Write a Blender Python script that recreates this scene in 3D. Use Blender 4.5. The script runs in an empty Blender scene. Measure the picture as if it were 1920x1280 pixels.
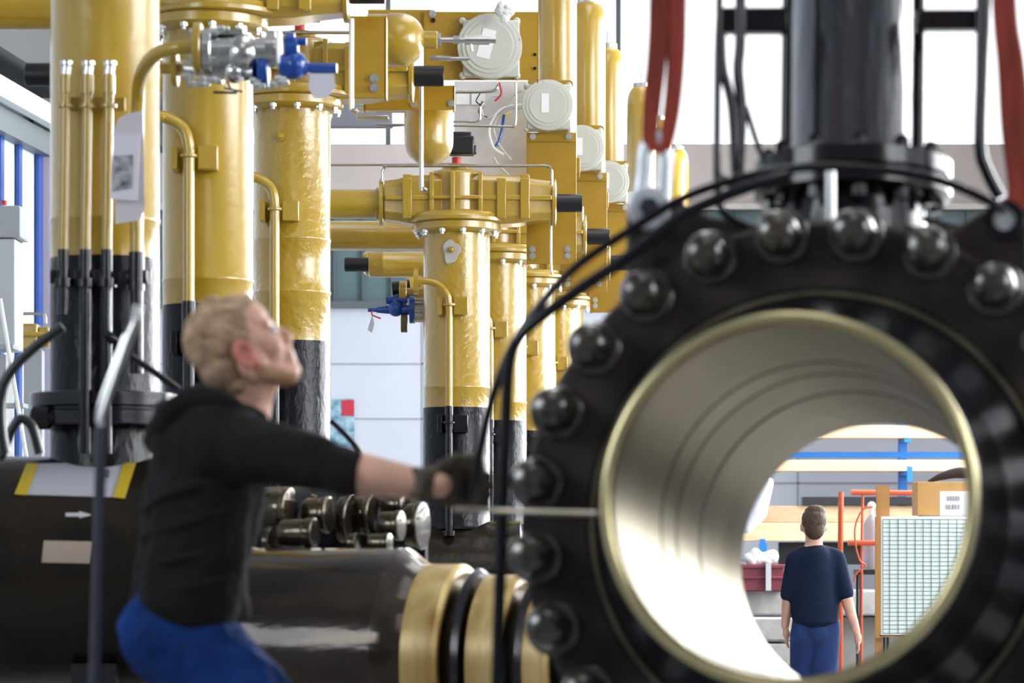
import bpy, bmesh, math, random
from mathutils import Vector, Matrix, Euler
random.seed(7)
C = bpy.context.scene.collection
PI = math.pi
F = 5333.0; HX = 960.0; HY = 1010.0; CZ = 1.6

# ------------------------------------------------------------------ camera
cd = bpy.data.cameras.new('camera'); cam = bpy.data.objects.new('camera', cd); C.objects.link(cam)
cam.location = (0, 0, CZ); cam.rotation_euler = (PI/2, 0, 0)
cd.sensor_width = 36; cd.lens = 36*F/1920; cd.shift_y = (HY-640)/1920
cd.clip_end = 200
cd.dof.use_dof = True; cd.dof.focus_distance = 17.4; cd.dof.aperture_fstop = 3.9
sc = bpy.context.scene
sc.camera = cam
sc.view_settings.view_transform = 'Standard'; sc.view_settings.look = 'None'
sc.view_settings.exposure = -0.12; sc.view_settings.gamma = 1; sc.view_settings.use_curve_mapping = False
# ------------------------------------------------------------------ daylight outside
w = bpy.data.worlds.new('world'); sc.world = w; w.use_nodes = True
w.node_tree.nodes['Background'].inputs[0].default_value = (0.93, 0.96, 1.0, 1)
w.node_tree.nodes['Background'].inputs[1].default_value = 2.2
def area(name, loc, target, sx, sy, power, col=(1, 1, 1)):
    l = bpy.data.lights.new(name, 'AREA'); l.shape = 'RECTANGLE'; l.size = sx; l.size_y = sy
    l.energy = power; l.color = col
    o = bpy.data.objects.new(name, l); C.objects.link(o); o.location = loc
    d = Vector(target)-Vector(loc); o.rotation_euler = d.to_track_quat('-Z', 'Y').to_euler()
    return o
# daylight coming in through the side windows, the roof lights and the back windows
area('side_window_light_front', (5.9, 1.5, 4.4), (0, 9, 1.9), 3.0, 2.4, 190, (.93, .97, 1))
area('side_window_light_near', (6.5, 10.0, 4.4), (-1, 12, 2.2), 5.0, 3.6, 750, (.95, .98, 1))
area('side_window_light_far', (7.3, 21.5, 4.4), (-.8, 17, 2.4), 12, 4.4, 3600, (.95, .98, 1))
area('left_window_light', (-5.3, 4.0, 4.4), (1, 7, 1.9), 3.0, 2.2, 170, (.9, .97, 1))
for i, yy in enumerate((3.0, 9.5, 16.0, 22.5)):
    area('roof_light', (-.6+.1*yy, yy, 8.2), (-.6+.1*yy, yy, 0), 2.2, 4.4, (60, 70, 100, 120)[i], (1, .98, .94))
area('rear_window_light', (3.2, 29.0, 6.7), (2.2, 10, 1.5), 8, 1.6, 420, (.93, .97, 1))

# ------------------------------------------------------------------ helpers
def Wp(px, py, Y): return Vector(((px-HX)/F*Y, Y, CZ+(HY-py)/F*Y))
def tag(o, label=None, cat=None, group=None, kind=None):
    if label: o['label'] = label
    if cat: o['category'] = cat
    if group: o['group'] = group
    if kind: o['kind'] = kind
    return o
ORI = {}
def thing(name, loc, label, cat, group=None):
    o = bpy.data.objects.new(name, None); C.objects.link(o); o.location = loc
    o.empty_display_size = .1
    ORI[o.name] = Vector(loc)
    return tag(o, label, cat, group)
def obj(name, bm, m, parent=None, label=None, smooth=35, bevel=0, subsurf=0):
    me = bpy.data.meshes.new(name)
    off = ORI.get(parent.name, Vector((0, 0, 0))) if parent else None
    if off is None:
        xs = [v.co for v in bm.verts]
        off = Vector(((min(v.x for v in xs)+max(v.x for v in xs))/2, (min(v.y for v in xs)+max(v.y for v in xs))/2, min(v.z for v in xs)))
    for v in bm.verts: v.co -= off
    bm.to_mesh(me); bm.free()
    o = bpy.data.objects.new(name, me); C.objects.link(o)
    ORI[o.name] = off
    if parent: o.parent = parent
    else: o.location = off
    for mm in (m if isinstance(m, (list, tuple)) else [m]): me.materials.append(mm)
    if smooth:
        for p in me.polygons: p.use_smooth = True
        try: me.set_sharp_from_angle(angle=math.radians(smooth))
        except Exception: pass
    if bevel:
        b = o.modifiers.new('b', 'BEVEL'); b.width = bevel; b.segments = 2; b.limit_method = 'ANGLE'; b.angle_limit = .6
    if subsurf:
        s = o.modifiers.new('s', 'SUBSURF'); s.levels = subsurf; s.render_levels = subsurf
    if label: o['label'] = label
    return o
def copy_tree(o, parent=None):
    c = o.copy(); C.objects.link(c)
    if parent: c.parent = parent
    for ch in [x for x in list(C.objects) if x.parent == o]: copy_tree(ch, c)
    return c
def B(): return bmesh.new()
def frame(axis):
    a = Vector(axis).normalized()
    u = Vector((0, 0, 1)) if abs(a.z) < .9 else Vector((1, 0, 0))
    x = u.cross(a).normalized(); y = a.cross(x).normalized()
    return x, y, a
def lathe(bm, o, axis, prof, seg=48, cap=True, closed=False, a0=0, mi=0):
    """prof: list of (t along axis, radius)"""
    x, y, a = frame(axis); o = Vector(o); rings = []
    for t, r in prof:
        if r < 1e-6: rings.append([bm.verts.new(o+a*t)])
        else: rings.append([bm.verts.new(o+a*t+x*(r*math.cos(a0+2*PI*i/seg))+y*(r*math.sin(a0+2*PI*i/seg))) for i in range(seg)])
    prs = list(zip(rings, rings[1:]))
    if closed: prs.append((rings[-1], rings[0]))
    for p, q in prs:
        for i in range(seg):
            j = (i+1) % seg
            if len(p) == 1 and len(q) == 1: continue
            if len(p) == 1: f = bm.faces.new((p[0], q[j], q[i]))
            elif len(q) == 1: f = bm.faces.new((p[i], p[j], q[0]))
            else: f = bm.faces.new((p[i], p[j], q[j], q[i]))
            f.material_index = mi
    if cap and not closed:
        for rg, rev in ((rings[0], True), (rings[-1], False)):
            if len(rg) > 1:
                f = bm.faces.new(rg[::-1] if rev else rg); f.material_index = mi
    return bm
def cyl(bm, p, q, r, r2=None, seg=32, bev=0, mi=0):
    p, q = Vector(p), Vector(q); L = (q-p).length; r2 = r if r2 is None else r2
    if bev: prof = [(0, r-bev), (bev, r), (L-bev, r2), (L, r2-bev)]
    else: prof = [(0, r), (L, r2)]
    return lathe(bm, p, q-p, prof, seg, mi=mi)
def box(bm, c, s, rot=None, mi=0):
    c = Vector(c); R = rot if rot is not None else Matrix.Identity(3)
    vs = [bm.verts.new(c+R@Vector((sx*s[0]/2, sy*s[1]/2, sz*s[2]/2))) for sx in (-1, 1) for sy in (-1, 1) for sz in (-1, 1)]
    for f in ((0, 1, 3, 2), (4, 6, 7, 5), (0, 4, 5, 1), (2, 3, 7, 6), (0, 2, 6, 4), (1, 5, 7, 3)):
        bm.faces.new([vs[i] for i in f]).material_index = mi
    return bm
def pbox(bm, x0, y0, x1, y1, Y, d, mi=0):
    """box whose front face covers the photo rectangle at depth Y, thickness d"""
    a, b = Wp(x0, y0, Y), Wp(x1, y1, Y)
    return box(bm, ((a.x+b.x)/2, Y+d/2, (a.z+b.z)/2), (abs(b.x-a.x), d, abs(a.z-b.z)), mi=mi)
def prism(bm, pts, dvec):
    d = Vector(dvec); a = [bm.verts.new(Vector(p)) for p in pts]; b = [bm.verts.new(Vector(p)+d) for p in pts]
    n = len(a); bm.faces.new(a[::-1]); bm.faces.new(b)
    for i in range(n): bm.faces.new((a[i], a[(i+1) % n], b[(i+1) % n], b[i]))
    bmesh.ops.recalc_face_normals(bm, faces=bm.faces); return bm
def spline(pts, n=8):
    P = [Vector(p) for p in pts]; P = [2*P[0]-P[1]]+P+[2*P[-1]-P[-2]]; out = []
    for i in range(1, len(P)-2):
        a, b, c, d = P[i-1:i+3]
        for k in range(n):
            t = k/n
            out.append(.5*((2*b)+(c-a)*t+(2*a-5*b+4*c-d)*t*t+(3*b-a-3*c+d)*t**3))
    out.append(P[-2]); return out
def tube(bm, pts, r, seg=12, smooth=True, n=8, flat=1.0, mi=0):
    P = spline(pts, n) if smooth and len(pts) > 2 else [Vector(p) for p in pts]
    rr = r if isinstance(r, (list, tuple)) else None
    prev = None; rings = []
    for i, p in enumerate(P):
        t = (P[min(i+1, len(P)-1)]-P[max(i-1, 0)]).normalized()
        if prev is None: x, y, _ = frame(t)
        else:
            x = (prev-t*prev.dot(t)).normalized(); y = t.cross(x)
        prev = x
        if rr:
            u = i/(len(P)-1)*(len(rr)-1); k = min(int(u), len(rr)-2); R = rr[k]+(rr[k+1]-rr[k])*(u-k)
        else: R = r
        rings.append([bm.verts.new(p+x*(R*math.cos(2*PI*j/seg))+y*(R*flat*math.sin(2*PI*j/seg))) for j in range(seg)])
    for a, b in zip(rings, rings[1:]):
        for j in range(seg):
            bm.faces.new((a[j], a[(j+1) % seg], b[(j+1) % seg], b[j])).material_index = mi
    bm.faces.new(rings[0][::-1]).material_index = mi; bm.faces.new(rings[-1]).material_index = mi
    return bm
def ball(bm, c, r, seg=20, rot=None, mi=0):
    if not isinstance(r, (tuple, list)): r = (r, r, r)
    M = Matrix.Translation(c) @ (rot.to_4x4() if rot is not None else Matrix.Identity(4)) @ Matrix.Diagonal((*r, 1))
    g = bmesh.ops.create_uvsphere(bm, u_segments=seg, v_segments=seg//2+2, radius=1, matrix=M)
    return bm
def cap(bm, p, q, r1, r2, seg=20):
    p, q = Vector(p), Vector(q)
    ball(bm, p, r1, seg); ball(bm, q, r2, seg); lathe(bm, p, q-p, [(0, r1), ((q-p).length, r2)], seg); return bm
def remesh(o, vox, it=6, f=.6):
    m = o.modifiers.new('r', 'REMESH'); m.mode = 'VOXEL'; m.voxel_size = vox; m.use_smooth_shade = True
    s = o.modifiers.new('sm', 'SMOOTH'); s.factor = f; s.iterations = it
    return o
# ------------------------------------------------------------------ materials
def mat(name, col, rough=.5, metal=0, var=0, vscale=5, bump=0, bscale=20, coat=0, col2=None, stretch=(1, 1, 1), spec=.5, trans=0, rvar=0):
    m = bpy.data.materials.new(name); m.use_nodes = True; nt = m.node_tree; b = nt.nodes['Principled BSDF']
    b.inputs['Base Color'].default_value = (*col, 1); b.inputs['Roughness'].default_value = rough
    b.inputs['Metallic'].default_value = metal; b.inputs['Coat Weight'].default_value = coat
    b.inputs['Coat Roughness'].default_value = .2; b.inputs['Specular IOR Level'].default_value = spec
    b.inputs['Transmission Weight'].default_value = trans
    if var or bump or col2 or rvar:
        tc = nt.nodes.new('ShaderNodeTexCoord'); mp = nt.nodes.new('ShaderNodeMapping'); mp.inputs['Scale'].default_value = stretch
        nt.links.new(tc.outputs['Object'], mp.inputs[0])
        n = nt.nodes.new('ShaderNodeTexNoise'); n.inputs['Scale'].default_value = vscale; n.inputs['Detail'].default_value = 5
        nt.links.new(mp.outputs[0], n.inputs['Vector'])
        if var or col2:
            r = nt.nodes.new('ShaderNodeValToRGB'); nt.links.new(n.outputs['Fac'], r.inputs[0])
            lo = tuple(max(0, c*(1-var)) for c in col); hi = col2 if col2 else tuple(min(1, c*(1+var)) for c in col)
            r.color_ramp.elements[0].position = .32; r.color_ramp.elements[1].position = .68
            r.color_ramp.elements[0].color = (*lo, 1); r.color_ramp.elements[1].color = (*hi, 1)
            nt.links.new(r.outputs[0], b.inputs['Base Color'])
        if rvar:
            mr = nt.nodes.new('ShaderNodeMapRange'); mr.inputs['To Min'].default_value = max(.03, rough-rvar); mr.inputs['To Max'].default_value = min(1, rough+rvar)
            mr.inputs['From Min'].default_value = .3; mr.inputs['From Max'].default_value = .7
            nt.links.new(n.outputs['Fac'], mr.inputs['Value']); nt.links.new(mr.outputs[0], b.inputs['Roughness'])
        if bump:
            n2 = nt.nodes.new('ShaderNodeTexNoise'); n2.inputs['Scale'].default_value = bscale; n2.inputs['Detail'].default_value = 3
            nt.links.new(mp.outputs[0], n2.inputs['Vector'])
            bp = nt.nodes.new('ShaderNodeBump'); bp.inputs['Strength'].default_value = bump; bp.inputs['Distance'].default_value = .01
            nt.links.new(n2.outputs['Fac'], bp.inputs['Height']); nt.links.new(bp.outputs[0], b.inputs['Normal'])
    return m
YEL = mat('yellow_paint', (.405, .256, .016), .30, var=.07, vscale=3, bump=.22, bscale=26, coat=1)
YELR = mat('yellow_paint_wrapped', (.415, .262, .018), .28, var=.08, vscale=4, bump=.8, bscale=24, coat=1)
YELP = mat('yellow_plate', (.37, .215, .010), .42, var=.05, vscale=4, bump=.1, bscale=60)
BLK = mat('black_coating', (.006, .007, .010), .25, bump=.4, bscale=42, coat=0, stretch=(1, 1, .5), spec=.2)
BLKS = mat('black_gloss', (.008, .008, .012), .18, bump=.15, bscale=12, coat=.0, spec=.42)
BLKM = mat('black_rubber', (.006, .007, .010), .36, bump=.1, bscale=30)
HDR = mat('black_header_paint', (.007, .006, .005), .2, vscale=5, bump=.35, bscale=9, coat=0, col2=(.020, .014, .009), spec=.26)
FLG = mat('flange_dark_paint', (.010, .006, .006), .40, vscale=5, bump=.3, bscale=14, spec=.32, col2=(.050, .037, .032), rvar=.1)
STL = mat('steel', (.62, .62, .62), .25, metal=1, var=.1, vscale=12)
TUB = mat('tubing_steel', (.50, .47, .43), .25, metal=1)
BLT = mat('zinc_bolt', (.66, .68, .68), .3, metal=1)
GRYB = mat('light_grey_enamel', (.56, .56, .50), .38, bump=.1, bscale=40)
WHT = mat('white_label', (.86, .86, .86), .5)
BLU = mat('blue_paint', (.006, .055, .30), .28, coat=.3)
BORE = mat('bore_steel', (.13, .115, .09), .36, metal=.95, vscale=3, col2=(.20, .18, .145), var=.15, bump=.12, bscale=6, stretch=(1, 1, 1))
BOREL = mat('bore_groove', (.03, .02, .012), .7)
LIP = mat('lip_gold_varnish', (.62, .54, .30), .25, metal=.75, var=.1, vscale=6)
GOLD = mat('ochre_varnish', (.36, .20, .04), .32, metal=.15, vscale=3, col2=(.62, .46, .20), var=.2, bump=.1, bscale=10, stretch=(3, 3, .5))
SLING = mat('red_sling', (.27, .038, .022), .85, var=.6, vscale=9, bump=.6, bscale=40, stretch=(1, 1, .25))
SHK = mat('galvanised_shackle', (.72, .75, .82), .3, metal=.35, var=.15, vscale=20)
CONC = mat('concrete', (.30, .29, .28), .8, var=.2, vscale=6, bump=.3, bscale=30)
WALLW = mat('wall_white_panel', (.60, .62, .69), .6, var=.03, vscale=1.5)
SPAN = mat('spandrel_beige', (.50, .44, .41), .7, var=.12, vscale=1.2, stretch=(1, 1, .2))
FRM = mat('window_frame_grey', (.10, .12, .13), .5)
TEAL = mat('teal_glazing', (.10, .16, .17), .25, var=.15, vscale=1.0)
WOOD = mat('spruce_board', (.60, .42, .25), .6, var=.12, vscale=4, stretch=(.4, 3, 5))
WOODD = mat('worn_plywood', (.46, .31, .19), .65, var=.2, vscale=5, stretch=(.5, 3, 3))
OCW = mat('ochre_timber', (.38, .18, .05), .6, var=.15, vscale=6, stretch=(1, 1, .3))
RACKB = mat('rack_blue', (.008, .15, .52), .4)
ORG = mat('orange_paint', (.56, .09, .025), .4)
SKIN = mat('skin', (.74, .42, .31), .5, var=.12, vscale=14, bump=.1, bscale=80)
SKINE = mat('ear_skin', (.74, .26, .20), .5)
HAIR = mat('blond_hair', (.30, .165, .095), .7, vscale=26, col2=(.58, .40, .25), var=.3, bump=.5, bscale=70, stretch=(1, 1, 2))
HAIRB = mat('brown_hair', (.07, .040, .025), .7, var=.4, vscale=30, bump=.8, bscale=90)
HOOD = mat('black_hoodie_fabric', (.0125, .012, .013), .95, var=.2, vscale=8, bump=.2, bscale=160, spec=.2)
JEAN = mat('blue_work_trousers', (.004, .032, .16), .85, var=.3, vscale=7, bump=.2, bscale=120, spec=.2)
NAVY = mat('navy_sweater', (.008, .016, .042), .95, var=.15, vscale=20, bump=.3, bscale=80, spec=.2)
GLOV = mat('worn_work_glove', (.045, .034, .028), .9, vscale=12, col2=(.13, .10, .075), bump=.6, bscale=70)
RED = mat('red_plastic', (.55, .02, .02), .4)
CREAM = mat('cream_label', (.72, .58, .48), .6)
YTAPE = mat('yellow_tape', (.85, .65, .06), .4)
GREY = mat('cabinet_grey', (.36, .38, .39), .45)
FLOOR = mat('floor_concrete', (.26, .26, .25), .45, var=.12, vscale=1.5)
CEIL = mat('ceiling_sheet', (.34, .35, .36), .7)
GLASS = mat('window_glass', (1, 1, 1), .0, trans=1)
MAGE = mat('crate_maroon', (.12, .014, .028), .5)
BLUG = mat('greyed_blue', (.16, .20, .42), .4)
CBL = mat('door_sheet_white', (.58, .68, .80), .5, var=.08, vscale=2, stretch=(1, 1, .1))

BORE.node_tree.nodes['Principled BSDF'].inputs['Specular Tint'].default_value = (.50, .475, .42, 1)
STUD = mat('varnished_steel', (.05, .042, .034), .14, metal=.85, vscale=8, col2=(.13, .105, .075), bump=.2, bscale=30)
SPL = mat('varnished_dark_steel', (.018, .014, .014), .13, metal=.5, vscale=4, col2=(.060, .044, .034), bump=.25, bscale=9, stretch=(.25, 2, 2))
# ------------------------------------------------------------------ the hall
def struct(name, bm, m, bevel=0, smooth=0):
    return tag(obj(name, bm, m, smooth=smooth, bevel=bevel), kind='structure')
YB = 30.0
struct('floor', box(B(), (1.0, 14, -.1), (17, 40, .2)), FLOOR)
struct('ceiling', box(B(), (1.0, 14, 8.6), (17, 40, .2)), CEIL)
struct('wall_front', box(B(), (1, -5.8, 4.25), (17, .2, 8.5)), CEIL)
def zy(py, Y=YB): return CZ+(HY-py)/F*Y
zs, zg, zp = zy(272), zy(385), zy(572)
bm = B(); box(bm, (1, YB+.15, zp/2), (17, .3, zp))
struct('wall_back', bm, WALLW)
bm = B()
for py in (682, 785, 905, 1050, 1170): box(bm, (1, YB-.003, zy(py)), (17, .012, .018))
for px in (440, 792, 1144, 1496): box(bm, (Wp(px, 0, YB).x, YB-.003, zp/2), (.02, .012, zp))
struct('trim_1', bm, mat('panel_joint_grey', (.36, .38, .42), .6))  # grey strips along the joints of the wall panels
struct('wall_back_spandrel', box(B(), (1, YB+.12, (zs+zg)/2), (17, .3, zs-zg)), SPAN)
struct('trim_2', box(B(), (1, YB-.06, zp), (17, .1, .07)), FRM)
struct('trim_3', box(B(), (1, YB-.05, zg-.02), (17, .1, .06)), mat('pale_sill', (.62, .56, .52), .6))
g = struct('window_1', box(B(), (1, YB+.1, (zg+zp)/2), (17, .05, zg-zp)), TEAL)
bm = B()
for i in range(-24, 26): box(bm, (Wp(681+54*i, 0, YB).x, YB+.06, (zg+zp)/2), (.03, .06, zg-zp))
obj('window_frame', bm, FRM, g, smooth=0)
g = struct('window_2', box(B(), (1, YB+.16, (zs+7.9)/2), (17, .02, 7.9-zs)), GLASS)
bm = B(); box(bm, (1, YB+.1, zs-.01), (17, .12, .05)); box(bm, (1, YB+.1, 7.93), (17, .12, .07))
for px in (-300, 60, 420, 727, 1160, 1600, 2040): box(bm, (Wp(px, 0, YB).x, YB+.1, (zs+7.9)/2), (.05, .1, 7.9-zs))
obj('window_frame', bm, FRM, g, smooth=0)
struct('wall_back_top', box(B(), (1, YB+.15, 8.25), (17, .3, .65)), WALLW)
bm = B(); pbox(bm, 300, 195, 735, 236, YB-1.2, .2)
struct('trim_4', bm, mat('crane_rail_grey', (.16, .17, .19), .5))
# side walls
hd = Vector((.1, 1, 0)).normalized(); Rh = Matrix.Rotation(-math.atan(.1), 3, 'Z')
def lx(Y): return -4.45+.1*(Y-24)
struct('wall_left', box(B(), (lx(12)-.1, 12, 4.25), (.2, 36.5, 8.5), Rh), mat('wall_left_grey', (.42, .46, .52), .6))
def rx(Y): return 6.9+.1*(Y-14)
struct('wall_right', box(B(), (rx(12)+.1, 12, 1.1), (.2, 36.5, 2.2), Rh), WALLW)
struct('wall_right_top', box(B(), (rx(12)+.1, 12, 7.9), (.2, 36.5, 1.4), Rh), WALLW)
g = struct('window_3', box(B(), (rx(12)+.16, 12, 4.7), (.02, 36.5, 5.0), Rh), GLASS)
bm = B()
for yy in range(-4, 29, 3): box(bm, (rx(yy)+.1, yy, 4.7), (.12, .12, 5.0), Rh)
obj('window_frame', bm, FRM, g, smooth=0)

# big white sectional door in the left wall, with blue frame tubes
def lw(px, py, off=.06):          # point on the left wall seen at that pixel
    # X = (px-HX)/F*Y ; X = lx(Y)+off
    k = (px-HX)/F; Y = (-4.45-2.4+off)/(k-.1); return Wp(px, py, Y)
d = struct('door_1', box(B(), (lx(25.4)+.05, 25.4, 2.55), (.08, 7.4, 5.1), Rh), CBL)
bm = B()
for px in (2, 36): p = lw(px, 400, .12); box(bm, (p.x, p.y, 2.55), (.03, .10, 5.1), Rh)
p = lw(76, 400, .12); box(bm, (p.x, p.y, 2.55), (.03, .22, 5.1), Rh)
obj('door_frame', bm, BLU, d, smooth=0, label='blue steel door posts')
bm = B(); a = lw(0, 165, .3); b = lw(100, 225, .3)
box(bm, (lx(24.5)+.3, 24.5, a.z), (.10, 9, .17), Rh); struct('trim_5', bm, mat('beam_white', (.78, .82, .84), .5))
bm = B(); box(bm, (lx(24.5)+.25, 24.5, a.z+.62), (.5, 9, .8), Rh); struct('trim_6', bm, mat('duct_dark_grey', (.022, .025, .028), .6))
bm = B(); box(bm, (lx(24.5)+.12, 24.5, a.z-.2), (.2, 9, .2), Rh); struct('trim_8', bm, FRM)
bm = B(); p = Wp(92, 500, 25.5); box(bm, (p.x-.03, 25.5, 3.2), (.17, .3, 6.4)); struct('trim_7', bm, mat('pillar_pinkish_grey', (.50, .46, .50), .6))

# ------------------------------------------------------------------ standpipes (yellow above, black below)
MP = F/17.06
def standpipe(cx, Y, hf, hb, label, side=None, seams=(), wrap=YEL, zbase=1.66, clampdx=.13, botr=True, nozzle=None):
    x0 = (cx-HX)/F*Y
    t = thing('standpipe', (x0, Y, zbase), label, 'pipe column', 'yellow and black standpipes')
    r = .2; zf = CZ+hf; zb = CZ+hb
    prof = [(0, r)]
    for s in sorted(seams):
        k = CZ+s-zb; prof += [(k-.010, r), (k-.005, r+.0035), (k+.005, r+.0035), (k+.010, r)]
    prof += [(zf-zb, r)]
    obj('upper_pipe', lathe(B(), (x0, Y, zb), (0, 0, 1), prof, 72), wrap, t)
    obj('lower_pipe', lathe(B(), (x0, Y, zbase), (0, 0, 1), [(0, r+.012), (.02, r+.002), (zb-zbase, r+.002)], 72), BLK, t, label='black coated lower section')
    bm = lathe(B(), (x0, Y, zf), (0, 0, 1), [(-.02, .205), (0, .262), (.005, .266), (.042, .266), (.047, .262)], 72)
    obj('flange', bm, YEL, t)
    for k in range(12):
        a = 2*PI*(k+.35)/12; bx, by = x0+.24*math.cos(a), Y+.24*math.sin(a)
        bm = lathe(B(), (bx, by, zf+.002), (0, 0, -1), [(0, .019), (.022, .019), (.024, .015)], 6)
        lathe(bm, (bx, by, zf-.022), (0, 0, -1), [(0, .011), (.012, .011)], 10)
        obj('bolt', bm, BLT, t, smooth=20)
    if nozzle:
        p = Wp(nozzle[0], nozzle[1], Y-.2)
        bm = cyl(B(), p+Vector((0, .02, 0)), p-Vector((0, .03, 0)), .013, bev=.004); cyl(bm, p-Vector((0, .0, 0)), p-Vector((0, .012, 0)), .022)
        obj('nozzle', bm, YEL, t)
    return t
def side_pipe(t, pts, r, zsplit, Y, clamps=(), label=None, bend=True, foot=None):
    """pts: world polyline from the top down; split into yellow and black at zsplit"""
    P = spline(pts, 8) if bend else [Vector(p) for p in pts]
    up = [p for p in P if p.z > zsplit]; last = P[-1]
    sp = up[-1].lerp(last, (up[-1].z-zsplit)/max(1e-4, up[-1].z-last.z))
    y = obj('side_pipe', tube(B(), up+[sp], r, 16, smooth=False), YEL, t)
    bm = B(); tube(bm, [sp, last], r, 16, smooth=False)
    cyl(bm, sp+Vector((0, 0, .02)), sp-Vector((0, 0, .12)), r*1.18)
    if foot: cyl(bm, last, last+Vector((0, 0, .03)), r*1.7)
    obj('side_pipe', bm, BLKS, t, label='black lower run of the side pipe')
    return y
def clamp(t, x, z, Y, yc, m, wdt=.13):
    """small U clamp with two lugs welded on the column: pipe at (x, Y)"""
    bm = B(); lathe(bm, (x, Y, z-.008), (0, 0, 1), [(0, .038), (.016, .038)], 20)
    box(bm, (x+wdt*.62, Y+.06, z-.005), (.085, .11, .105)); box(bm, (x-wdt*.5, Y+.06, z-.005), (.03, .11, .105))
    obj('clamp', bm, m, t, bevel=.004)

# row of the three near columns: heights above the camera's eye line
HF1, HB1 = 2.25, 1.03
HF2, HB2 = 1.84, .784
tA = standpipe(197, 10.5, HF1, HB1, 'leftmost and nearest yellow pipe column carrying a hanging document pouch and three capped tubes', seams=(1.17,), wrap=YEL)
tB = standpipe(390, 12.6, HF1, HB1, 'yellow pipe column directly behind the blond worker, right of the column with hanging papers', seams=(1.14,), wrap=YEL)
tC = standpipe(548, 14.9, HF1, HB1, 'rough textured yellow pipe column just right of the blond worker\'s face', seams=(1.56, 1.285), wrap=YELR, nozzle=(526, 256))
def hw(px, py, Y): return Wp(px, py, Y)
# side pipe of B and C: come from the left, bend down in front of the column
for t, cx, Y, px0, pyt, pxd, pc, zb in ((tB, 390, 12.6, 290, 218, 354, 292, HB1), (tC, 548, 14.9, 455, 330, 515, 392, HB1)):
    Yf = Y-.27; s = (Yf/Y); R = 46*14.9/Y
    pts = [hw(px0-60, pyt, Yf+.1), hw(px0, pyt, Yf), hw(pxd-R*.75, pyt+3, Yf), hw(pxd-R*.18, pyt+R*.45, Yf), hw(pxd, pyt+R*1.2, Yf), hw(pxd, pyt+R*1.2+60, Yf), hw(pxd, 940, Yf)]
    side_pipe(t, pts, .026, CZ+zb-.02, Yf)
    clamp(t, pts[-1].x, Wp(0, pc, Yf).z, Yf, Y, YEL)
    clamp(t, pts[-1].x, CZ+zb-.17, Yf, Y, BLKS)
# column A: three capped tubes plus the branch pipe, all black below
Yf = 10.22
for px in (123, 164, 204):
    p = hw(px, 130, Yf); q = hw(px-4, 478, Yf); e = hw(px-5, 850 if px > 130 else 590, Yf)
    bm = cyl(B(), hw(px, 140, Yf), hw(px, 176, Yf), .0235); tube(bm, [hw(px, 176, Yf), q], .019, 16, False); cyl(bm, hw(px, 196, Yf), hw(px, 202, Yf), .030)
    ot = obj('sample_tube', bm, YEL, tA)
    bm = cyl(B(), hw(px+2, 114, Yf), hw(px+2, 124, Yf), .024, bev=.003); cyl(bm, hw(px+2, 124, Yf), hw(px, 140, Yf), .019); obj('cap', bm, STL, ot, label='silver screw cap')
    bm = tube(B(), [q+Vector((0, 0, .02)), q-Vector((0, 0, .14)), q-Vector((0, 0, .15)), e], .021, 16, False); cyl(bm, q-Vector((0, 0, .085)), q-Vector((0, 0, .115)), .036)
    obj('tube_lower_end', bm, BLKS, tA, label='black lower end of a thin tube')
box_b = B(); a, b = hw(118, 182, Yf+.05), hw(235, 208, Yf+.05); box(box_b, ((a.x+b.x)/2, Yf+.05, (a.z+b.z)/2), (b.x-a.x, .02, .05))
obj('bracket', box_b, YEL, tA, bevel=.003)
pts = [hw(366, 88, 9.95), hw(330, 90, 9.95), hw(292, 102, 10.0), hw(264, 140, 10.1), hw(258, 200, Yf), hw(257, 330, Yf), hw(256, 478, Yf), hw(256, 700, Yf)]
side_pipe(tA, pts, .024, CZ+HB1-.02, Yf)
bm = B()                      # ring of lugs on the black section and J shaped drain tube
for px in (105, 150, 185, 235, 268): a = hw(px, 520, 10.24); obj('lug', box(B(), a, (.035, .07, .05)), BLKS, tA, bevel=.006)
tube(bm, [hw(200, 545, 10.2), hw(200, 615, 10.2), hw(208, 632, 10.2), hw(225, 642, 10.22)], .016, 12)
obj('drain_tube', bm, BLKS, tA, label='black J shaped drain tube')
# flange pair low on column A
bm = lathe(B(), (tA.location.x, 10.5, zy(800, 10.5)), (0, 0, 1), [(0, .27), (.005, .275), (.052, .275), (.058, .262), (.066, .262), (.072, .275), (.118, .275), (.122, .27)], 72)
obj('flange', bm, BLKS, tA, label='black flange pair near the foot of the column')
bm = cyl(B(), hw(96, 783, 10.3), hw(58, 783, 10.3), .043, bev=.008); cyl(bm, hw(120, 783, 10.3), hw(96, 783, 10.3), .028)
obj('lower_nozzle', bm, BLKS, tA, label='black side nozzle beside the foot flange')

# row of far columns
fars = [(856, 17.06), (931, 18.95), (990, 20.75), (1046, 22.6), (1096, 24.4), (1142, 26.3)]
far_names = ['yellow pipe column with a grey paint patch, standing in front of its row',
 'second column of the far yellow row, half hidden behind the one with the grey patch',
 'third column of the far yellow row, seen just left of the big black flange',
 'fourth column of the far yellow row, peeping out above the curved hoses',
 'fifth column of the far yellow row, hidden behind the flange nuts', 'last column of the far yellow row, behind the flange']
def station_pipe(i):
    cx, Y = fars[i]
    t = standpipe(cx, Y, HF2, HB2, far_names[i], seams=(.905,), wrap=YELR)
    return t
tD = station_pipe(0)
Yf = 17.06-.27
pts = [hw(783, 527, Yf), hw(800, 527, Yf), hw(822, 534, Yf), hw(838, 553, Yf), hw(842, 580, Yf), hw(842, 620, Yf), hw(842, 1004, Yf)]
side_pipe(tD, pts, .021, CZ+HB2-.02, Yf, foot=True)
clamp(tD, pts[-1].x, Wp(0, 571, Yf).z, Yf, 17.06, YEL, .11)
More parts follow.
